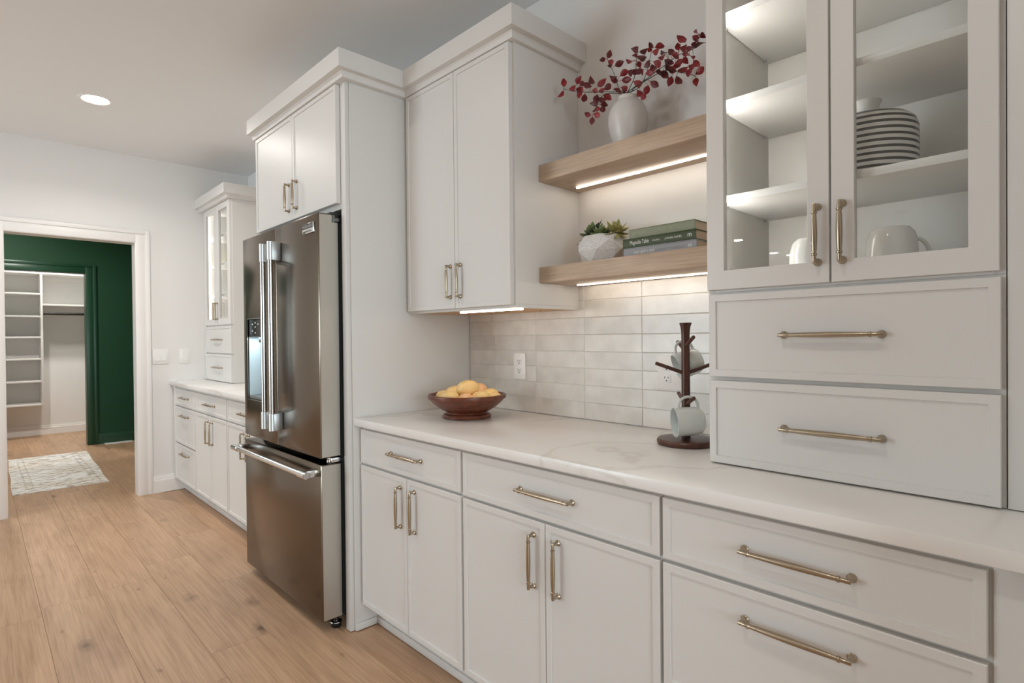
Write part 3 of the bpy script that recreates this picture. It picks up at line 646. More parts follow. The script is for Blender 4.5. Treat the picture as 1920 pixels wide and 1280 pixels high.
# stems and leaves of the branches (metres)
BRANCHES = {
 'A': ([(-1.182, 1.69, 2.115), (-1.228, 1.68, 2.146), (-1.274, 1.67, 2.157), (-1.337, 1.66, 2.175), (-1.412, 1.65, 2.206), (-1.413, 1.64, 2.219)],
  [(-1.406, 1.638, 2.21, -1.397, 1.622, 2.233), (-1.42, 1.648, 2.204, -1.437, 1.634, 2.181), (-1.386, 1.642, 2.197, -1.353, 1.638, 2.193), (-1.369, 1.666, 2.217, -1.357, 1.678, 2.247), (-1.37, 1.662, 2.196, -1.327, 1.651, 2.175), (-1.359, 1.658, 2.184, -1.341, 1.649, 2.153), (-1.341, 1.65, 2.198, -1.304, 1.634, 2.185), (-1.325, 1.654, 2.203, -1.304, 1.671, 2.188), (-1.299, 1.675, 2.197, -1.319, 1.687, 2.236), (-1.332, 1.669, 2.169, -1.328, 1.657, 2.136), (-1.291, 1.662, 2.167, -1.272, 1.668, 2.159), (-1.278, 1.676, 2.181, -1.251, 1.69, 2.204), (-1.257, 1.684, 2.166, -1.213, 1.668, 2.163), (-1.27, 1.674, 2.163, -1.25, 1.68, 2.159), (-1.211, 1.682, 2.151, -1.168, 1.669, 2.106)]),
 'B': ([(-1.167, 1.68, 2.104), (-1.206, 1.668, 2.13), (-1.237, 1.656, 2.129), (-1.25, 1.644, 2.105), (-1.262, 1.632, 2.067), (-1.259, 1.62, 2.051)],
  [(-1.26, 1.652, 2.139, -1.257, 1.635, 2.108), (-1.244, 1.666, 2.138, -1.221, 1.681, 2.117), (-1.251, 1.651, 2.125, -1.218, 1.643, 2.102), (-1.258, 1.654, 2.11, -1.298, 1.657, 2.119), (-1.247, 1.652, 2.099, -1.226, 1.666, 2.093), (-1.232, 1.643, 2.088, -1.225, 1.64, 2.062), (-1.256, 1.643, 2.094, -1.274, 1.64, 2.078), (-1.244, 1.632, 2.085, -1.242, 1.624, 2.065), (-1.273, 1.628, 2.059, -1.284, 1.609, 2.067), (-1.252, 1.619, 2.057, -1.23, 1.624, 2.044), (-1.255, 1.615, 2.046, -1.261, 1.616, 2.021)]),
 'C': ([(-1.168, 1.7, 2.11), (-1.202, 1.707, 2.155), (-1.233, 1.713, 2.23), (-1.265, 1.72, 2.291)],
  [(-1.262, 1.719, 2.293, -1.246, 1.713, 2.315), (-1.282, 1.732, 2.303, -1.299, 1.72, 2.3), (-1.26, 1.717, 2.283, -1.232, 1.705, 2.256), (-1.242, 1.72, 2.262, -1.257, 1.711, 2.263), (-1.226, 1.713, 2.251, -1.195, 1.722, 2.259), (-1.211, 1.707, 2.205, -1.245, 1.709, 2.22), (-1.218, 1.719, 2.193, -1.236, 1.703, 2.2), (-1.196, 1.701, 2.2, -1.156, 1.69, 2.202), (-1.2, 1.716, 2.19, -1.162, 1.72, 2.182), (-1.19, 1.701, 2.158, -1.162, 1.694, 2.135), (-1.17, 1.694, 2.121, -1.148, 1.693, 2.115)]),
 'D': ([(-1.149, 1.7, 2.104), (-1.133, 1.7, 2.173), (-1.125, 1.7, 2.227), (-1.118, 1.7, 2.263)],
  [(-1.111, 1.689, 2.256, -1.143, 1.697, 2.277), (-1.131, 1.71, 2.26, -1.151, 1.728, 2.263), (-1.114, 1.706, 2.256, -1.096, 1.724, 2.269), (-1.111, 1.688, 2.237, -1.077, 1.68, 2.227), (-1.12, 1.711, 2.235, -1.099, 1.722, 2.24), (-1.132, 1.698, 2.232, -1.177, 1.716, 2.259), (-1.12, 1.703, 2.226, -1.119, 1.716, 2.208), (-1.099, 1.695, 2.191, -1.122, 1.683, 2.178), (-1.162, 1.699, 2.204, -1.133, 1.684, 2.179), (-1.142, 1.697, 2.189, -1.127, 1.716, 2.204), (-1.135, 1.696, 2.158, -1.092, 1.676, 2.124)]),
 'E': ([(-1.132, 1.69, 2.095), (-1.102, 1.682, 2.122), (-1.068, 1.675, 2.157), (-1.051, 1.667, 2.189), (-1.035, 1.66, 2.225)],
  [(-1.069, 1.661, 2.173, -1.039, 1.648, 2.18), (-1.057, 1.67, 2.223, -1.043, 1.664, 2.231), (-1.028, 1.655, 2.223, -1.033, 1.639, 2.236), (-1.032, 1.672, 2.23, -0.996, 1.669, 2.22), (-1.031, 1.654, 2.211, -0.998, 1.637, 2.196), (-1.029, 1.656, 2.177, -0.996, 1.643, 2.145), (-1.045, 1.673, 2.179, -1.025, 1.659, 2.15), (-1.065, 1.664, 2.152, -1.03, 1.664, 2.15), (-1.075, 1.667, 2.17, -1.094, 1.687, 2.166), (-1.049, 1.668, 2.121, -1.02, 1.669, 2.095), (-1.068, 1.686, 2.119, -1.078, 1.682, 2.09), (-1.119, 1.696, 2.122, -1.096, 1.696, 2.096), (-1.092, 1.679, 2.094, -1.077, 1.676, 2.072)]),
 'F': ([(-1.134, 1.7, 2.097), (-1.069, 1.708, 2.154), (-1.019, 1.716, 2.163), (-0.975, 1.724, 2.145), (-0.925, 1.732, 2.119), (-0.919, 1.74, 2.108)],
  [(-1.049, 1.7, 2.165, -1.025, 1.697, 2.142), (-1.03, 1.708, 2.161, -1.014, 1.723, 2.138), (-1.002, 1.728, 2.141, -1.015, 1.728, 2.113), (-0.976, 1.712, 2.128, -0.953, 1.702, 2.093), (-0.914, 1.727, 2.117, -0.881, 1.716, 2.125), (-0.916, 1.732, 2.108, -0.922, 1.747, 2.088), (-0.946, 1.719, 2.139, -0.921, 1.701, 2.111), (-1.025, 1.726, 2.189, -0.997, 1.729, 2.163), (-1.019, 1.729, 2.178, -0.987, 1.725, 2.151), (-0.984, 1.733, 2.156, -0.95, 1.739, 2.157), (-0.996, 1.728, 2.176, -0.975, 1.738, 2.172), (-0.94, 1.728, 2.156, -0.907, 1.712, 2.139)]),
 'G': ([(-1.136, 1.69, 2.095), (-1.053, 1.682, 2.147), (-1.002, 1.674, 2.157), (-0.942, 1.666, 2.169), (-0.878, 1.658, 2.168), (-0.858, 1.65, 2.201)],
  [(-0.988, 1.663, 2.188, -1.023, 1.678, 2.196), (-0.993, 1.679, 2.202, -1.022, 1.696, 2.225), (-0.994, 1.668, 2.175, -0.965, 1.674, 2.154), (-0.983, 1.675, 2.207, -0.965, 1.68, 2.189), (-0.973, 1.676, 2.187, -0.948, 1.677, 2.165), (-0.957, 1.673, 2.151, -0.932, 1.68, 2.157), (-0.92, 1.659, 2.152, -0.914, 1.676, 2.136), (-0.946, 1.676, 2.19, -0.941, 1.659, 2.205), (-0.933, 1.675, 2.181, -0.928, 1.693, 2.206), (-0.909, 1.665, 2.186, -0.882, 1.647, 2.163), (-0.917, 1.67, 2.209, -0.939, 1.655, 2.227), (-0.935, 1.673, 2.217, -0.924, 1.68, 2.219), (-0.877, 1.643, 2.188, -0.856, 1.63, 2.159), (-0.887, 1.656, 2.206, -0.868, 1.659, 2.193), (-0.863, 1.657, 2.203, -0.882, 1.674, 2.232), (-0.856, 1.646, 2.186, -0.828, 1.626, 2.172), (-0.883, 1.668, 2.17, -0.84, 1.649, 2.163), (-0.905, 1.67, 2.16, -0.878, 1.655, 2.14), (-0.891, 1.669, 2.135, -0.876, 1.68, 2.116), (-0.932, 1.673, 2.171, -0.912, 1.675, 2.167), (-0.881, 1.664, 2.19, -0.878, 1.652, 2.167)]),
}

# ================================================================== refrigerator
rf = thing('refrigerator', 'stainless steel french door refrigerator with bottom freezer drawer', 'refrigerator', (-2.733, 1.4, 0))
FX0, FX1, FY, FYB = -3.1920, -2.2720, 1.0500, 1.1400
S, SS = 'stainless', 'stainless_side'
MB().box(FX0+0.012, FX1-0.012, 1.1520, 1.7900, 0.0500, 1.7550).build('body', 'dark_grey', rf)
MB().box(FX0+0.02, FX1-0.02, 1.1405, 1.1520, 0.055, 1.745).build('gasket', 'black_plastic', rf)
def door_slab(x0, x1, z0, z1, hole=None, notch=False):
    b = MB(); c = 0.006
    if hole is None:
        b.box(x0, x1, FY, FYB, z0, z1, c)
    else:
        hx0, hx1, hz0, hz1 = hole
        O = lambda y, i: [(x0+i, y, z0+i), (x1-i, y, z0+i), (x1-i, y, z1-i), (x0+i, y, z1-i)]
        I = lambda y: [(hx0, y, hz0), (hx1, y, hz0), (hx1, y, hz1), (hx0, y, hz1)]
        L = [O(FYB, 0), O(FY+c, 0), O(FY+c*0.3, c*0.3), O(FY, c), I(FY), I(FY+0.075)]
        vs = [p for q in L for p in q]; fs = [(0, 1, 2, 3), (20, 21, 22, 23)]
        for k in range(5):
            for i in range(4):
                j = (i+1) % 4; fs.append((k*4+i, k*4+j, (k+1)*4+j, (k+1)*4+i))
        b.add(vs, fs)
    return b
HOLE = (-3.1320, -2.9000, 0.9420, 1.3620)
dl = door_slab(FX0, -2.7360, 0.7450, 1.7920, HOLE).build('door', S, rf)
dr = door_slab(-2.7330, FX1, 0.7450, 1.7920).build('door', S, rf)
MB().box(FX1-0.0008, FX1+0.0008, FY+0.0055, FYB-0.001, 0.751, 1.786).build('side_skin', SS, dr)
dz = door_slab(FX0, FX1, 0.0480, 0.7200).build('freezer_drawer', S, rf)
MB().box(FX1-0.0008, FX1+0.0008, FY+0.0055, FYB-0.001, 0.054, 0.714).build('side_skin', SS, dz)
def fridge_handle(door, x):
    b = MB().tube([(x, 1.0060, 0.840), (x, 1.0060, 1.700)], 0.0125, 16); h = b.build('handle', 'chrome', door)
    for z0, z1 in ((1.6280, 1.7150), (0.8240, 0.9050)):
        b = MB().lathe([(0.0145, 0), (0.0155, 0.001), (0.0155, z1-z0-0.001), (0.0145, z1-z0)], (x, 1.0060, z0), (0, 0, 1), 20, True, True)
        b.box(x-0.0110, x+0.0150, 1.0060, FY-0.0005, z0, z1, 0.002); b.build('handle_bracket', 'satin_steel', door)
fridge_handle(dl, -2.7830); fridge_handle(dr, -2.6860)
b = MB().tube([(-3.1650, 0.9900, 0.6840), (-2.3050, 0.9900, 0.6840)], 0.0130, 16); b.build('handle', 'chrome', dz)
for x0, x1, sx in ((-3.1920, -3.1200, 1), (-2.3500, -2.2780, -1)):
    b = MB().lathe([(0.0140, 0), (0.0160, 0.0015), (0.0160, x1-x0-0.0015), (0.0140, x1-x0)], (x0, 0.9900, 0.6840), (1, 0, 0), 20, True, True)
    b.box(min(x0, x0)+0.02, x1-0.02, 0.9900, FY-0.0005, 0.6690, 0.6990, 0.002); b.build('handle_bracket', 'chrome', dz)
# water dispenser
MB().box(HOLE[0]-0.004, HOLE[0], FY-0.002, FY+0.004, HOLE[2]-0.004, HOLE[3]+0.004).box(HOLE[1], HOLE[1]+0.004, FY-0.002, FY+0.004, HOLE[2]-0.004, HOLE[3]+0.004).box(HOLE[0], HOLE[1], FY-0.002, FY+0.004, HOLE[3], HOLE[3]+0.004).box(HOLE[0], HOLE[1], FY-0.002, FY+0.004, HOLE[2]-0.004, HOLE[2]).build('dispenser_rim', 'chrome', dl)
MB().box(HOLE[0]+0.001, HOLE[1]-0.001, FY+0.068, FY+0.074, HOLE[2]+0.001, 1.2700).box(HOLE[0]+0.0005, HOLE[0]+0.004, FY+0.006, FY+0.068, HOLE[2]+0.002, 1.2700).box(HOLE[1]-0.004, HOLE[1]-0.0005, FY+0.006, FY+0.068, HOLE[2]+0.002, 1.2700).build('dispenser_liner', 'dispenser_blue', dl)
MB().box(HOLE[0]+0.001, HOLE[1]-0.001, FY+0.004, FY+0.066, 1.2705, HOLE[3]-0.001, 0.002).build('control_panel', 'black_plastic', dl)
for i, (x, z) in enumerate(((-3.07, 1.335), (-3.07, 1.30), (-3.03, 1.342), (-3.03, 1.32), (-3.03, 1.29), (-2.99, 1.335))):
    MB().box(x-0.006, x+0.006, FY+0.0030, FY+0.0041, z-0.0035, z+0.0035).build('control_button', 'plastic_white', dl)
MB().box(HOLE[0]+0.002, HOLE[1]-0.002, FY+0.004, FY+0.067, HOLE[2]+0.001, HOLE[2]+0.018, 0.002).build('drip_tray', 'mid_grey', dl)
MB().box(-3.030, -2.990, FY+0.020, FY+0.050, 1.2400, 1.2704, 0.003).build('spout', 'mid_grey', dl)
o = area('dispenser_lamp', (-3.016, FY+0.030, 1.2650), (-3.016, FY+0.035, 0.9), 0.15, 0.03, 0.55, (0.80, 0.93, 1.0)); o.parent = dl; o.location = o.location - wloc(dl)
# badge, hinges, foot
bd = MB().box(-2.4150, -2.3020, FY-0.006, FY-0.0003, 1.7130, 1.7560, 0.0015).build('badge', 'chrome', dr)
MB().box(-2.4130, -2.3120, FY-0.0068, FY-0.0061, 1.7330, 1.7545).build('badge_plate', 'dark_grey', bd if False else dr)
def lettering(name, text, x, y, z, size, m, parent, width=None, ext=0.0002, rotz=0.0):
    cu = bpy.data.curves.new(name, 'FONT'); cu.body = text; cu.size = size; cu.extrude = ext; cu.resolution_u = 3
    ob = bpy.data.objects.new(name, cu); C.objects.link(ob)
    bpy.context.view_layer.update()
    me = bpy.data.meshes.new_from_object(ob.evaluated_get(bpy.context.evaluated_depsgraph_get()))
    bpy.data.objects.remove(ob)
    xs = [v.co.x for v in me.vertices]; x0, x1 = min(xs), max(xs)
    k = (width/(x1-x0)) if width else 1.0
    for v in me.vertices: v.co = Vector(((v.co.x-x0)*k, -v.co.z, v.co.y))
    me.materials.clear(); me.materials.append(MATS[m])
    o = bpy.data.objects.new(name, me); C.objects.link(o); o.parent = parent
    o.location = Vector((x, y, z)) - wloc(parent); o.rotation_euler.z = rotz
    return o
lettering('badge_lettering', 'FRIGIDAIRE', -2.4090, FY-0.0070, 1.7380, 0.014, 'chrome', dr, 0.093)
lettering('badge_lettering', 'PROFESSIONAL', -2.4040, FY-0.0064, 1.7190, 0.008, 'dark_grey', dr, 0.083)
MB().box(-2.330, -2.285, 1.110, 1.170, 1.7925, 1.8040, 0.003).build('hinge_cover', 'dark_grey', rf)
MB().box(FX1-0.03, FX1+0.0016, 1.1120, 1.1410, 1.7560, 1.7925).build('hinge_notch_shade', 'black_plastic', rf)  # solid black block stands for the shaded notch around the hinge
MB().lathe([(0.008, 0), (0.008, 0.030)], (FX1-0.004, 1.120, 1.7570), (0, 0, 1), 14, True, True).box(FX1-0.016, FX1+0.0030, 1.120, 1.1450, 1.7620, 1.7760, 0.002).build('hinge', 'mid_grey', rf)
MB().box(-2.3300, -2.2760, 1.1000, 1.1900, 0.7225, 0.7420, 0.002).lathe([(0.010, 0), (0.010, 0.012)], (-2.30, 1.10, 0.7225), (0, 0, 1), 12, True, True).build('hinge', 'chrome', rf)
for x in (-3.12, -2.300):
    b = MB().lathe([(0.020, 0), (0.022, 0.004), (0.022, 0.018), (0.012, 0.022), (0.010, 0.045)], (x, 1.125, 0.0002), (0, 0, 1), 18, True, True)
    b.build('levelling_foot', 'black_plastic', rf)
    MB().lathe([(0.024, 0.020), (0.026, 0.022), (0.024, 0.025), (0.013, 0.026)], (x, 1.125, 0.0002), (0, 0, 1), 18, True, True).build('foot_ring', 'chrome', rf)
MB().box(FX0+0.03, FX1-0.03, 1.19, 1.70, 0.012, 0.0495).build('base_grille', 'black_plastic', rf)

# ================================================================== vase with red leaf branches on the upper shelf
VX, VY, VZ = -1.158, 1.696, 1.9162
prof = [(0.034, 0.0), (0.040, 0.002), (0.052, 0.030), (0.064, 0.065), (0.0705, 0.100), (0.0700, 0.125), (0.063, 0.150), (0.052, 0.168), (0.040, 0.178), (0.036, 0.182), (0.0355, 0.190), (0.0370, 0.193), (0.0330, 0.193), (0.0310, 0.186), (0.034, 0.176), (0.048, 0.160), (0.060, 0.130), (0.058, 0.080), (0.030, 0.012)]
b = MB().lathe(prof, (VX, VY, VZ), (0, 0, 1), 48, True, True)
tag(b.build('round_vase', 'ceramic_vase'), 'round matte white vase on the upper shelf holding red leaf branches', 'vase')
BRLAB = {'A': 'red leaf branch reaching farthest left along the cabinet', 'B': 'short red leaf branch drooping left below the vase mouth', 'C': 'thin red leaf branch leaning up left with one tall tip',
         'D': 'red leaf branch standing straight up from the vase', 'E': 'red leaf branch rising upright just right of the vase centre', 'F': 'low red leaf branch arching right beside the glass tower', 'G': 'longest red leaf branch reaching to the upper right corner'}
def leaf_shape(b, p0, p1, w, seed):
    rnd = random.Random(seed)
    a = Vector(p0); d = Vector(p1)-a; L = d.length; d.normalize()
    side = d.cross(Vector((-0.55, 0.75, 0.2)) + Vector((rnd.uniform(-.5,.5), rnd.uniform(-.5,.5), rnd.uniform(-.5,.5)))).normalized()
    up = side.cross(d); n = 6; vs = []; fs = []
    for i in range(n+1):
        t = i/n; hw = w*math.sin(math.pi*t**0.8)**0.9 if 0 < t < 1 else 0.0006
        c = a + d*L*t + up*(0.10*L*math.sin(math.pi*t))
        vs += [c + side*hw + up*hw*0.35, c, c - side*hw + up*hw*0.35]
        vs += [c + side*hw + up*(hw*0.35-0.0006), c - up*0.0008, c - side*hw + up*(hw*0.35-0.0006)]
    for i in range(n):
        o = i*6; q = o+6
        fs += [(o, o+1, q+1, q), (o+1, o+2, q+2, q+1), (o+3, q+3, q+4, o+4), (o+4, q+4, q+5, o+5), (o, q, q+3, o+3), (o+2, o+5, q+5, q+2)]
    b.add(vs, fs)
def smooth_path(pts, n=5):
    pts = [Vector(p) for p in pts]; out = []
    for i in range(len(pts)-1):
        p0 = pts[max(i-1, 0)]; p1 = pts[i]; p2 = pts[i+1]; p3 = pts[min(i+2, len(pts)-1)]
        for k in range(n):
            t = k/n
            out.append(0.5*((2*p1) + (p2-p0)*t + (2*p0-5*p1+4*p2-p3)*t*t + (3*p1-p0-3*p2+p3)*t**3))
    out.append(pts[-1]); return out
sd = 0
for key, (stem, leaves) in BRANCHES.items():
    th = thing('leaf_branch', BRLAB[key], 'branch', (VX, VY, VZ+0.02), 'branches in the round vase')
    k = 'ABCDEFG'.index(key); a = k*0.9
    mouth = (VX + 0.018*math.cos(a), VY + 0.018*math.sin(a), VZ+0.188)
    path = smooth_path([(VX+0.012*math.cos(a), VY+0.012*math.sin(a), VZ+0.05), mouth] + list(stem)[1:])
    MB().tube(path, [0.0017*(1-0.55*i/len(path)) for i in range(len(path))], 6).build('stem', 'stem_bark', th)
    for lf in leaves:
        p0, p1 = Vector(lf[:3]), Vector(lf[3:]); sd += 1
        b = MB(); L = (p1-p0).length
        p1 = p0 + (p1-p0)*1.08; L *= 1.08
        if L < 0.018: p1 = p0 + (p1-p0).normalized()*0.018; L = 0.018
        leaf_shape(b, p0, p1, min(0.0118, 0.27*L+0.0028), sd)
        q = min(path, key=lambda s: (s-p0).length)
        b.tube([q, q.lerp(p0, 0.5)+Vector((0, 0, 0.002)), p0], 0.0007, 4)
        b.build('leaf', 'leaf_red' if random.random() < 0.62 else 'leaf_dark_red', th, angle=60)

# ================================================================== succulent pot
PX, PY, PZ = -1.268, 1.694, 1.5242
sp = thing('potted_succulent', 'speckled white faceted pot of green and yellow succulents', 'plant', (PX, PY, PZ))
rows = [(0.070, 0.0, 0), (0.076, 0.002, 0), (0.1015, 0.044, 0.5), (0.094, 0.078, 0.0), (0.076, 0.102, 0.5), (0.068, 0.102, 0.5), (0.062, 0.085, 0.5)]
N = 7; vs = []; fs = []
for r, h, tw in rows:
    for i in range(N):
        t = 2*math.pi*(i+tw+0.2)/N; vs.append((PX+r*math.cos(t), PY+r*math.sin(t), PZ+h))
for k in range(len(rows)-1):
    tw0, tw1 = rows[k][2], rows[k+1][2]
    for i in range(N):
        j = (i+1) % N; a0, a1, b0, b1 = k*N+i, k*N+j, (k+1)*N+i, (k+1)*N+j
        if tw1 > tw0: fs += [(a0, a1, b0), (a1, b1, b0)]
        elif tw1 < tw0: fs += [(a0, b1, b0), (a0, a1, b1)]
        else: fs.append((a0, a1, b1, b0))
fs.append(tuple(reversed(range(N)))); fs.append(tuple((len(rows)-1)*N+i for i in range(N)))
MB().add(vs, fs).build('pot', 'speckled_stone', sp, angle=3)
MB().lathe([(0.058, 0), (0.03, 0.004), (0.002, 0.006)], (PX, PY, PZ+0.088), (0, 0, 1), 14, False, True).build('soil', 'soil', sp)
def fat_leaf(b, p0, d, L, w, th, curl=0.25):
    d = Vector(d).normalized(); side = d.cross(Vector((0, 0, 1)))
    if side.length < 0.1: side = Vector((1, 0, 0))
    side.normalize(); up = side.cross(d); n = 6; sg = 6; vs = []; fs = []
    for i in range(n+1):
        t = i/n; k = max(0.03, math.sin(math.pi*(0.12+0.88*t)**0.9)**0.8) if t < 1 else 0.03
        c = Vector(p0) + d*L*t + up*(curl*L*t*t)
        for q in range(sg):
            an = 2*math.pi*q/sg; vs.append(c + side*math.cos(an)*w*k + up*math.sin(an)*th*k)
    for i in range(n):
        for q in range(sg):
            j = (q+1) % sg; fs.append((i*sg+q, i*sg+j, (i+1)*sg+j, (i+1)*sg+q))
    fs.append(tuple(reversed(range(sg)))); fs.append(tuple(n*sg+q for q in range(sg)))
    b.add(vs, fs)
def rosette(c, axis, n_rings, L, w, m, m2, seed):
    rnd = random.Random(seed)
    ax = Vector(axis).normalized(); u = ax.orthogonal().normalized(); v = ax.cross(u)
    r = MB().lathe([(0.004, -0.03), (0.006, 0.0), (0.003, 0.006)], c, ax, 8, True, True).build('rosette', m, sp)
    for ring_i, (cnt, el, s) in enumerate(n_rings):
        for k in range(cnt):
            t = 2*math.pi*(k + 0.5*ring_i)/cnt + rnd.uniform(-.15, .15)
            d = (u*math.cos(t) + v*math.sin(t))*math.cos(el) + ax*math.sin(el)
            b = MB(); fat_leaf(b, Vector(c) + d*0.003, d, L*s*rnd.uniform(0.88, 1.1), w*(0.75+0.25*s), w*0.3)
            b.build('leaf', m if ring_i else m2, r, angle=50)
rosette((PX-0.050, PY-0.012, PZ+0.116), (-0.55, -0.45, 0.75), ((7, -0.05, 1.1), (6, 0.5, 0.8), (4, 1.1, 0.55)), 0.056, 0.0150, 'succulent_green', 'succulent_dark', 1)
rosette((PX+0.006, PY-0.030, PZ+0.108), (0.05, -0.45, 0.9), ((7, 0.15, 1.0), (5, 0.7, 0.8), (4, 1.15, 0.55)), 0.042, 0.0150, 'succulent_green', 'succulent_green', 2)
rosette((PX+0.058, PY-0.006, PZ+0.112), (0.60, -0.35, 0.75), ((8, -0.10, 1.05), (7, 0.5, 0.85), (5, 1.0, 0.6)), 0.054, 0.0140, 'succulent_yellow', 'succulent_yellow', 3)
rosette((PX-0.012, PY+0.020, PZ+0.112), (-0.05, 0.1, 1.0), ((6, 0.45, 1.1), (4, 0.9, 0.9)), 0.046, 0.0080, 'succulent_dark', 'succulent_dark', 4)

# ================================================================== books
def book(label, x0, x1, z0, z1, ys, ye, m, texts):
    t = thing('book', label, 'book', ((x0+x1)/2, (ys+ye)/2, z0), 'books stacked on the lower shelf')
    c = 0.0028
    b = MB().box(x0, x1, ys, ye, z1-c, z1, 0.0007).box(x0, x1, ys, ye, z0, z0+c, 0.0007)
    n = 6; pts = []
    zc, hz = (z0+z1)/2, (z1-z0)/2
    outer = [(ys + 0.004 - 0.004*math.cos(a), zc + hz*math.sin(a)/math.sin(1.2)) for a in [-1.2+2.4*i/n for i in range(n+1)]]
    inner = [(y+0.003, zc + (z-zc)*0.92) for y, z in reversed(outer)]
    b.prism(outer + inner, x0, x1, 'x')
    cv = b.build('cover', m, t)
    MB().box(x0+0.003, x1-0.003, ys+0.006, ye-0.004, z0+c, z1-c).build('page_block', 'paper', t)
    for (s, fx, dz, size, wd, ink) in texts:
        lettering('spine_lettering', s, x0+fx, ys-0.0006, z0+dz, size, ink, cv, wd)
    return t
book('pale grey book at the bottom of the stack', -1.1270, -0.8570, 1.5242, 1.5562, 1.6180, 1.8050, 'book_grey',
     (('once upon a chef', 0.042, 0.011, 0.015, 0.078, 'ink_white'), ('WEEKNIGHT', 0.128, 0.0115, 0.010, 0.048, 'ink_grey'), ('WEEKEND', 0.186, 0.0115, 0.010, 0.040, 'ink_grey'), ('o', 0.242, 0.010, 0.020, 0.012, 'ink_white')))
book('dark green book in the middle of the stack', -1.1300, -0.8590, 1.5564, 1.5880, 1.6170, 1.8000, 'book_green',
     (('Magnolia Table', 0.030, 0.010, 0.019, 0.074, 'ink_white'), ('VOLUME 2', 0.116, 0.0120, 0.007, 0.030, 'ink_white'), ('JOANNA GAINES', 0.163, 0.0120, 0.009, 0.060, 'ink_white'), ('m', 0.244, 0.0100, 0.022, 0.013, 'ink_white')))
book('sage green book on top of the stack', -1.1070, -0.8640, 1.5882, 1.6190, 1.6200, 1.7900, 'book_sage',
     (('JEFF MAURO', 0.012, 0.010, 0.013, 0.058, 'ink_pale'), ('COME ON OVER', 0.098, 0.010, 0.013, 0.074, 'ink_pale'), ('WM', 0.215, 0.012, 0.009, 0.014, 'ink_pale')))

# ================================================================== fruit bowl
BX, BY, BZ = -1.868, 1.520, 0.9147
prof = [(0.098, 0.0), (0.103, 0.002), (0.104, 0.010), (0.100, 0.016), (0.086, 0.020), (0.084, 0.024), (0.100, 0.032), (0.126, 0.048), (0.147, 0.066), (0.158, 0.078), (0.160, 0.081), (0.1655, 0.083), (0.1675, 0.089), (0.1670, 0.097), (0.1640, 0.100), (0.157, 0.100), (0.152, 0.094), (0.135, 0.068), (0.105, 0.045), (0.06, 0.034), (0.01, 0.032)]
tag(MB().lathe(prof, (BX, BY, BZ), (0, 0, 1), 56, True, True).build('wooden_bowl', 'bowl_wood'), 'red-brown turned wooden footed bowl full of yellow fruit', 'bowl')
FR = [(-0.075, -0.045, 0.082, 0.040, 0.3, 'leftmost yellow fruit at the front of the wooden bowl'), (-0.055, 0.045, 0.094, 0.042, 1.2, 'yellow fruit at the back left of the wooden bowl'),
      (0.000, 0.012, 0.118, 0.043, 0.7, 'topmost yellow fruit on the middle of the pile'), (0.045, 0.035, 0.105, 0.042, 2.0, 'blushed yellow fruit behind the middle of the pile'),
      (0.000, -0.068, 0.076, 0.037, 2.4, 'small yellow fruit at the front middle of the bowl'), (0.060, -0.040, 0.080, 0.040, 0.1, 'yellow fruit right of the front middle one'),
      (0.095, 0.020, 0.086, 0.038, 1.6, 'yellow fruit near the right side of the bowl'), (0.112, -0.022, 0.080, 0.030, 0.9, 'smallest yellow fruit at the right rim of the bowl'), (-0.100, 0.015, 0.084, 0.034, 2.9, 'yellow fruit with a dark stem at the left rim')]
CAMR = (0.692, 0.722); CAMF = (-0.722, 0.692)
for i, (r, f, z, s, rot, lab) in enumerate(FR):
    cx, cy, cz = BX + r*CAMR[0] + f*CAMF[0], BY + r*CAMR[1] + f*CAMF[1], BZ + z
    t = thing('yellow_fruit', lab, 'fruit', (cx, cy, cz-s*0.8), 'fruit in the wooden bowl')
    bmx = bmesh.new(); bmesh.ops.create_icosphere(bmx, subdivisions=3, radius=1.0)
    rnd = random.Random(i)
    ax = Vector((math.cos(rot), math.sin(rot), 0.25)).normalized(); ph = rnd.uniform(0, 6)
    for v in bmx.verts:
        n = v.co.normalized(); q = n.dot(ax)
        k = 1.0 + 0.16*max(0, q)**3 + 0.04*math.sin(3*n.z+ph)*math.cos(2.5*n.x+ph) - 0.10*max(0, -q-0.85)
        v.co = n*k*s; 
        v.co -= ax*v.co.dot(ax)*(-0.14)
        v.co.z *= 0.90
    b = MB(); bmesh.ops.translate(bmx, vec=(cx, cy, cz), verts=bmx.verts); b.bm(bmx)
    b.build('flesh', 'fruit_blush' if i in (3, 4) else 'fruit', t, angle=80)
    tip = Vector((cx, cy, cz)) - ax*s*1.02
    MB().tube([tip + ax*0.004, tip - ax*0.004, tip - ax*0.008 + Vector((0, 0, 0.003))], [0.0022, 0.0016, 0.0022], 6).build('fruit_stem', 'soil', t)

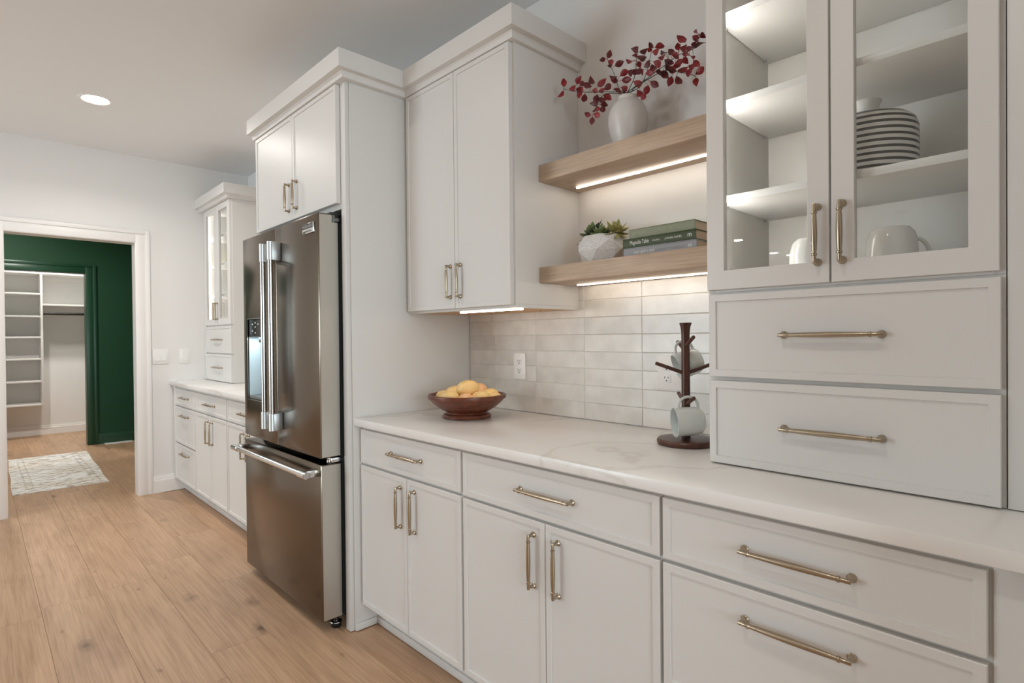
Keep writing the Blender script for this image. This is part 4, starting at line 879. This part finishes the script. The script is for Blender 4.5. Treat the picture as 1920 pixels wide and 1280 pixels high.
# ================================================================== mug tree with mugs
MX, MY, MZ = -0.895, 1.615, 0.9147
mt = thing('mug_tree', 'dark red-brown wooden mug tree with round base', 'mug rack', (MX, MY, MZ))
MB().lathe([(0.084, 0), (0.089, 0.003), (0.090, 0.012), (0.086, 0.018), (0.060, 0.021), (0.002, 0.022)], (MX, MY, MZ), (0, 0, 1), 48, True, True).build('base', 'walnut', mt)
MB().lathe([(0.0135, 0.021), (0.0132, 0.20), (0.0128, 0.330), (0.0130, 0.350), (0.0150, 0.368), (0.0185, 0.379), (0.0185, 0.382), (0.002, 0.3822)], (MX, MY, MZ), (0, 0, 1), 24, True, True).build('post', 'walnut', mt)
PEGS = {}
for key, d, h, L in (('uf', (0.722, -0.692), 0.312, 0.070), ('ub', (-0.722, 0.692), 0.295, 0.075), ('ml', (-0.692, -0.722), 0.225, 0.085), ('mr', (0.692, 0.722), 0.225, 0.085), ('lf', (0.722, -0.692), 0.128, 0.070), ('lb', (-0.722, 0.692), 0.128, 0.070)):
    p0 = Vector((MX+d[0]*0.010, MY+d[1]*0.010, MZ+h)); p1 = p0 + Vector((d[0]*L, d[1]*L, L*0.36)); PEGS[key] = (p0, p1)
    MB().tube([p0, p0.lerp(p1, 0.97), p1], [0.0058, 0.0058, 0.0046], 12).build('peg', 'walnut', mt)
def mug(label, hang, axis, up, m='mug_glaze', group='mugs hanging on the mug tree', R=0.044, H=0.088, drop=0.0, flip=False):
    """axis points to the opening; up points to the handle; hang = where the handle's inner top rests"""
    ax = Vector(axis).normalized(); up = Vector(up); up = (up - ax*up.dot(ax)).normalized()
    hh = 0.034                                     # handle reach
    c = Vector(hang) - up*(R + hh*0.78) - ax*(H*0.5)  # centre of the mug bottom
    t = thing('mug', label, 'mug', c, group)
    prof = [(0.002, 0.0), (R*0.62, 0.0), (R*0.70, 0.002), (R*0.88, H*0.10), (R*0.98, H*0.28), (R, H*0.55), (R*1.0, H*0.82), (R*1.04, H*0.97), (R*1.04, H), (R*0.98, H), (R*0.93, H*0.85), (R*0.93, H*0.5), (R*0.88, H*0.22), (R*0.6, H*0.08), (0.002, H*0.07)]
    MB().lathe(prof, c, ax, 40, True, True).build('cup', m, t)
    pts = []
    for k in range(13):
        a = math.pi*k/12
        pts.append(c + ax*(H*0.48 - math.cos(a)*H*0.34) + up*(R*0.93 + (math.sin(a)**0.75)*hh))
    MB().tube(pts, 0.0045, 8).build('mug_handle', m, t)
    return t
p0, p1 = PEGS['lf']; mug('pale blue mug hanging on the lower peg just above the base', p0.lerp(p1, 0.55)+Vector((-0.008, -0.008, 0.007)), (-0.68, -0.71, -0.06), (0, 0, 1))
p0, p1 = PEGS['ub']; mug('pale blue mug hanging behind the post on the upper peg', p0.lerp(p1, 0.55)+Vector((0, 0, 0.008)), (-0.66, -0.69, -0.38), (-0.2, -0.2, 1), R=0.043, H=0.082)

# ================================================================== inside the near tower
SX, SY, SZ = -0.3970, 1.6150, 1.6302
prof = [(0.098, 0.0), (0.106, 0.003), (0.1080, 0.015), (0.1085, 0.080), (0.1075, 0.125), (0.102, 0.143), (0.088, 0.155), (0.060, 0.160), (0.030, 0.162), (0.026, 0.170), (0.0255, 0.178), (0.028, 0.192), (0.0330, 0.203), (0.0300, 0.203), (0.022, 0.180), (0.022, 0.150)]
tag(MB().lathe(prof, (SX, SY, SZ), (0, 0, 1), 56, True, True).build('striped_vase', 'striped_glaze'), 'round vase with dark and white stripes and flared white neck in the glass tower', 'vase')
def upside_mug(label, x, y, ang, R=0.052):
    t = thing('mug', label, 'mug', (x, y, 1.3942), 'mugs upside down in the glass tower')
    H = 0.108
    MB().lathe([(R*0.94, 0), (R, 0), (R*1.0, 0.012), (R*0.99, 0.055), (R*0.95, 0.080), (R*0.86, 0.097), (R*0.72, 0.105), (R*0.66, H), (0.002, H)], (x, y, 1.3942), (0, 0, 1), 40, False, True).build('cup', 'ceramic_white', t)
    d = Vector((math.cos(ang), math.sin(ang), 0)); pts = []
    for k in range(13):
        a = math.pi*k/12; pts.append(Vector((x, y, 1.3942+0.048+math.cos(a)*0.036)) + d*(R*0.93+math.sin(a)**0.8*0.036))
    MB().tube(pts, 0.0045, 8).build('mug_handle', 'ceramic_white', t)
upside_mug('upside-down white mug behind the right pane of the near tower', -0.3300, 1.5450, 0.75)
upside_mug('upside-down white mug behind the left pane of the near tower', -0.5100, 1.5600, 2.4, 0.050)

# ---- inside the far tower
tag(MB().lathe([(0.03, 0), (0.05, 0.02), (0.055, 0.07), (0.035, 0.11), (0.03, 0.12)], (-5.20, 1.64, 1.8852), (0, 0, 1), 20, True, True).build('jar', 'succulent_yellow'), 'olive green jar on a shelf of the far tower', 'jar')
tag(MB().lathe([(0.025, 0), (0.028, 0.01), (0.028, 0.12), (0.014, 0.14), (0.014, 0.17)], (-5.16, 1.62, 1.6302), (0, 0, 1), 20, True, True).build('bottle', 'mid_grey'), 'slim grey bottle on a shelf of the far tower', 'bottle')

# ================================================================== switches and outlets
def outlet(label, x0, x1, z0, z1, y, gang=1):
    t = thing('outlet', label, 'outlet', ((x0+x1)/2, y, z0))
    MB().box(x0, x1, y-0.006, y, z0, z1, 0.0018).build('cover_plate', 'plastic_white', t)
    xc = x0 + 0.0385 if gang == 2 else (x0+x1)/2; zc = (z0+z1)/2
    for dz in (-0.0205, 0.0205):
        r = MB().box(xc-0.0170, xc+0.0170, y-0.0078, y-0.0061, zc+dz-0.0145, zc+dz+0.0145, 0.0007).build('receptacle', 'plastic_white', t)
        MB().box(xc-0.0080, xc-0.0055, y-0.0083, y-0.0079, zc+dz-0.001, zc+dz+0.008).box(xc+0.0055, xc+0.0080, y-0.0083, y-0.0079, zc+dz-0.001, zc+dz+0.007).lathe([(0.0030, 0), (0.0030, 0.0005)], (xc, y-0.0078, zc+dz-0.0075), (0, -1, 0), 10, True, True).build('slots', 'black_plastic', r)
    MB().lathe([(0.003, 0), (0.002, 0.001)], (xc, y-0.006, zc+0.052), (0, -1, 0), 10, True, True).build('screw', 'plastic_white', t)
    if gang == 2:
        xs = xc + 0.046
        MB().box(xs-0.0165, xs+0.0165, y-0.0082, y-0.0061, zc-0.033, zc+0.033, 0.0008).build('rocker', 'plastic_white', t)
outlet('white duplex outlet on the tiles to the right of the fruit bowl', -1.8720, -1.7970, 1.0620, 1.1820, 1.8095)
outlet('white double-gang outlet on the tiles behind the mug tree', -1.1130, -0.9980, 1.0620, 1.1820, 1.8095, 2)
def switch(label, y0, y1, z0, z1, n):
    t = thing('light_switch', label, 'switch', (XW, (y0+y1)/2, z0))
    MB().box(XW, XW+0.007, y0, y1, z0, z1, 0.002).build('cover_plate', 'plastic_white', t)
    for i in range(n):
        yc = y0 + (y1-y0)*(i+0.5)/n if n == 1 else (y0+y1)/2 + (i-0.5)*0.046
        zc = (z0+z1)/2
        MB().prism([(XW+0.0072, zc-0.033), (XW+0.0125, zc-0.033), (XW+0.0082, zc+0.033), (XW+0.0072, zc+0.033)], yc-0.0165, yc+0.0165, 'y').build('rocker', 'plastic_white', t)
switch('white double rocker switch plate beside the doorway casing', 1.0480, 1.1630, 1.0600, 1.1820, 2)
switch('white single rocker switch plate nearer the far worktop', 1.2450, 1.3200, 1.0600, 1.1800, 1)

# ================================================================== hall and closet
rg = MB()
nx, ny = 46, 18; X0r, X1r, Y0r, Y1r = -7.93, -6.09, 0.232, 0.875
vs = []; fs = []
for i in range(nx+1):
    for j in range(ny+1):
        u, w = i/nx, j/ny
        x = X0r + (X1r-X0r)*u; y = Y0r + (Y1r-Y0r)*w - 0.03*u + 0.02*(1-u)*w
        ed = 0.004*math.sin(17*w+2)*(1 if i in (0, nx) else 0)
        z = 0.0085 + 0.0012*math.sin(9*u+3*w) + (0.006*max(0, math.sin(11*w+0.5))**8 if i == nx else 0)
        vs.append((x+ed, y + 0.004*math.sin(13*u)*(1 if j in (0, ny) else 0), z))
M1 = len(vs); vs += [(v[0], v[1], 0.0008) for v in vs]
ix = lambda i, j: i*(ny+1)+j
for i in range(nx):
    for j in range(ny):
        fs.append((ix(i, j), ix(i+1, j), ix(i+1, j+1), ix(i, j+1))); fs.append(tuple(M1+k for k in (ix(i, j), ix(i, j+1), ix(i+1, j+1), ix(i+1, j))))
for i in range(nx):
    for j in (0, ny): fs.append((ix(i, j), ix(i+1, j), M1+ix(i+1, j), M1+ix(i, j)))
for j in range(ny):
    for i in (0, nx): fs.append((ix(i, j), ix(i, j+1), M1+ix(i, j+1), M1+ix(i, j)))
tag(rg.add(vs, fs).build('rug', 'rug_weave', angle=40), 'faded grey and beige patterned rug on the hall floor', 'rug')
fv = thing('floor_vent', 'thin white floor vent against the green hall wall', 'vent', (-8.335, 1.26, 0))
MB().box(-8.384, -8.270, 1.120, 1.405, 0.0005, 0.006, 0.001).build('vent_frame', 'plastic_white', fv)
for i in range(12): MB().box(-8.370, -8.284, 1.135+i*0.022, 1.147+i*0.022, 0.0062, 0.0075).build('slat', 'trim_paint', fv)
cs = thing('closet_shelving', 'white built-in closet shelving with hanging rail', 'shelving', (-9.64, 0.62, 0.4))
XS = -9.468
MB().box(XC+0.001, XS, 0.616, 0.640, 0.425, 2.33, 0.0015).build('divider', 'trim_paint', cs)
for z in (2.15, 1.880, 1.588, 1.318, 1.036, 0.746, 0.446):
    MB().box(XC+0.001, XS-0.002, -0.595, 0.6155, z-0.022, z, 0.0015).build('shelf', 'trim_paint', cs)
MB().box(XC+0.001, XS, 0.6405, 1.745, 1.718, 1.742, 0.0015).build('shelf', 'trim_paint', cs)
MB().box(XC+0.001, XS, 0.6405, 1.745, 2.128, 2.150, 0.0015).build('shelf', 'trim_paint', cs)
MB().box(XC+0.001, XC+0.018, 0.6405, 1.745, 2.06, 2.127).build('cleat', 'trim_paint', cs)
MB().tube([(XS-0.06, 0.6405, 1.617), (XS-0.06, 1.745, 1.617)], 0.016, 14).build('hanging_rail', 'black_metal', cs)

# ================================================================== lamps
def can_light(label, x, y, power, r=0.068, spread=150):
    t = thing('recessed_light', label, 'ceiling light', (x, y, CEIL-0.004), 'recessed ceiling lights')
    MB().lathe([(r, 0.0), (r+0.004, -0.003), (r+0.020, -0.0035), (r+0.024, 0.0)], (x, y, CEIL-0.0005), (0, 0, 1), 40).build('trim_ring', 'plastic_white', t)
    MB().lathe([(r, -0.0012), (0.001, -0.0012)], (x, y, CEIL-0.0006), (0, 0, 1), 40, False, True).build('lens', 'lamp_glow', t)
    o = area('lamp_beam', (x, y, CEIL-0.012), (x, y, 0), r*2, r*2, power, (1.0, 0.955, 0.90), 'DISK', math.radians(spread)); o.parent = t; o.location = o.location - wloc(t)
can_light('round recessed ceiling light above the kitchen floor', -4.262, 0.554, 14)
for i, (x, y, lab) in enumerate(((-2.35, 0.25, 'recessed ceiling light in front of the refrigerator'), (-0.55, 0.10, 'recessed ceiling light in front of the glass tower'), (-3.893, -5.82, 'recessed ceiling light over the far living area'),
                                 (-4.07, -7.68, 'recessed ceiling light deep in the room, left one'), (-3.97, -8.20, 'recessed ceiling light deep in the room, right one'))):
    can_light(lab, x, y, (1.5, 2, 4, 3, 3)[i])
can_light('recessed light in the hall ceiling', -7.30, 0.10, 44, spread=175)
can_light('recessed light in the closet ceiling', -8.95, 0.75, 22)
pd = thing('pendant_lamp', 'pendant lamp hanging over the room behind the viewpoint', 'pendant', (-1.65, -5.3, 1.7))
MB().lathe([(0.07, 0), (0.07, 0.02), (0.02, 0.025)], (-1.65, -5.3, CEIL-0.0255), (0, 0, 1), 24, True, True).build('canopy', 'black_metal', pd)
MB().tube([(-1.65, -5.3, 1.98), (-1.65, -5.3, CEIL-0.02)], 0.006, 8).build('rod', 'black_metal', pd)
MB().lathe([(0.16, 0), (0.15, 0.06), (0.10, 0.14), (0.03, 0.19), (0.008, 0.20)], (-1.65, -5.3, 1.80), (0, 0, 1), 32, False, True).build('lamp_shade', 'plastic_white', pd)
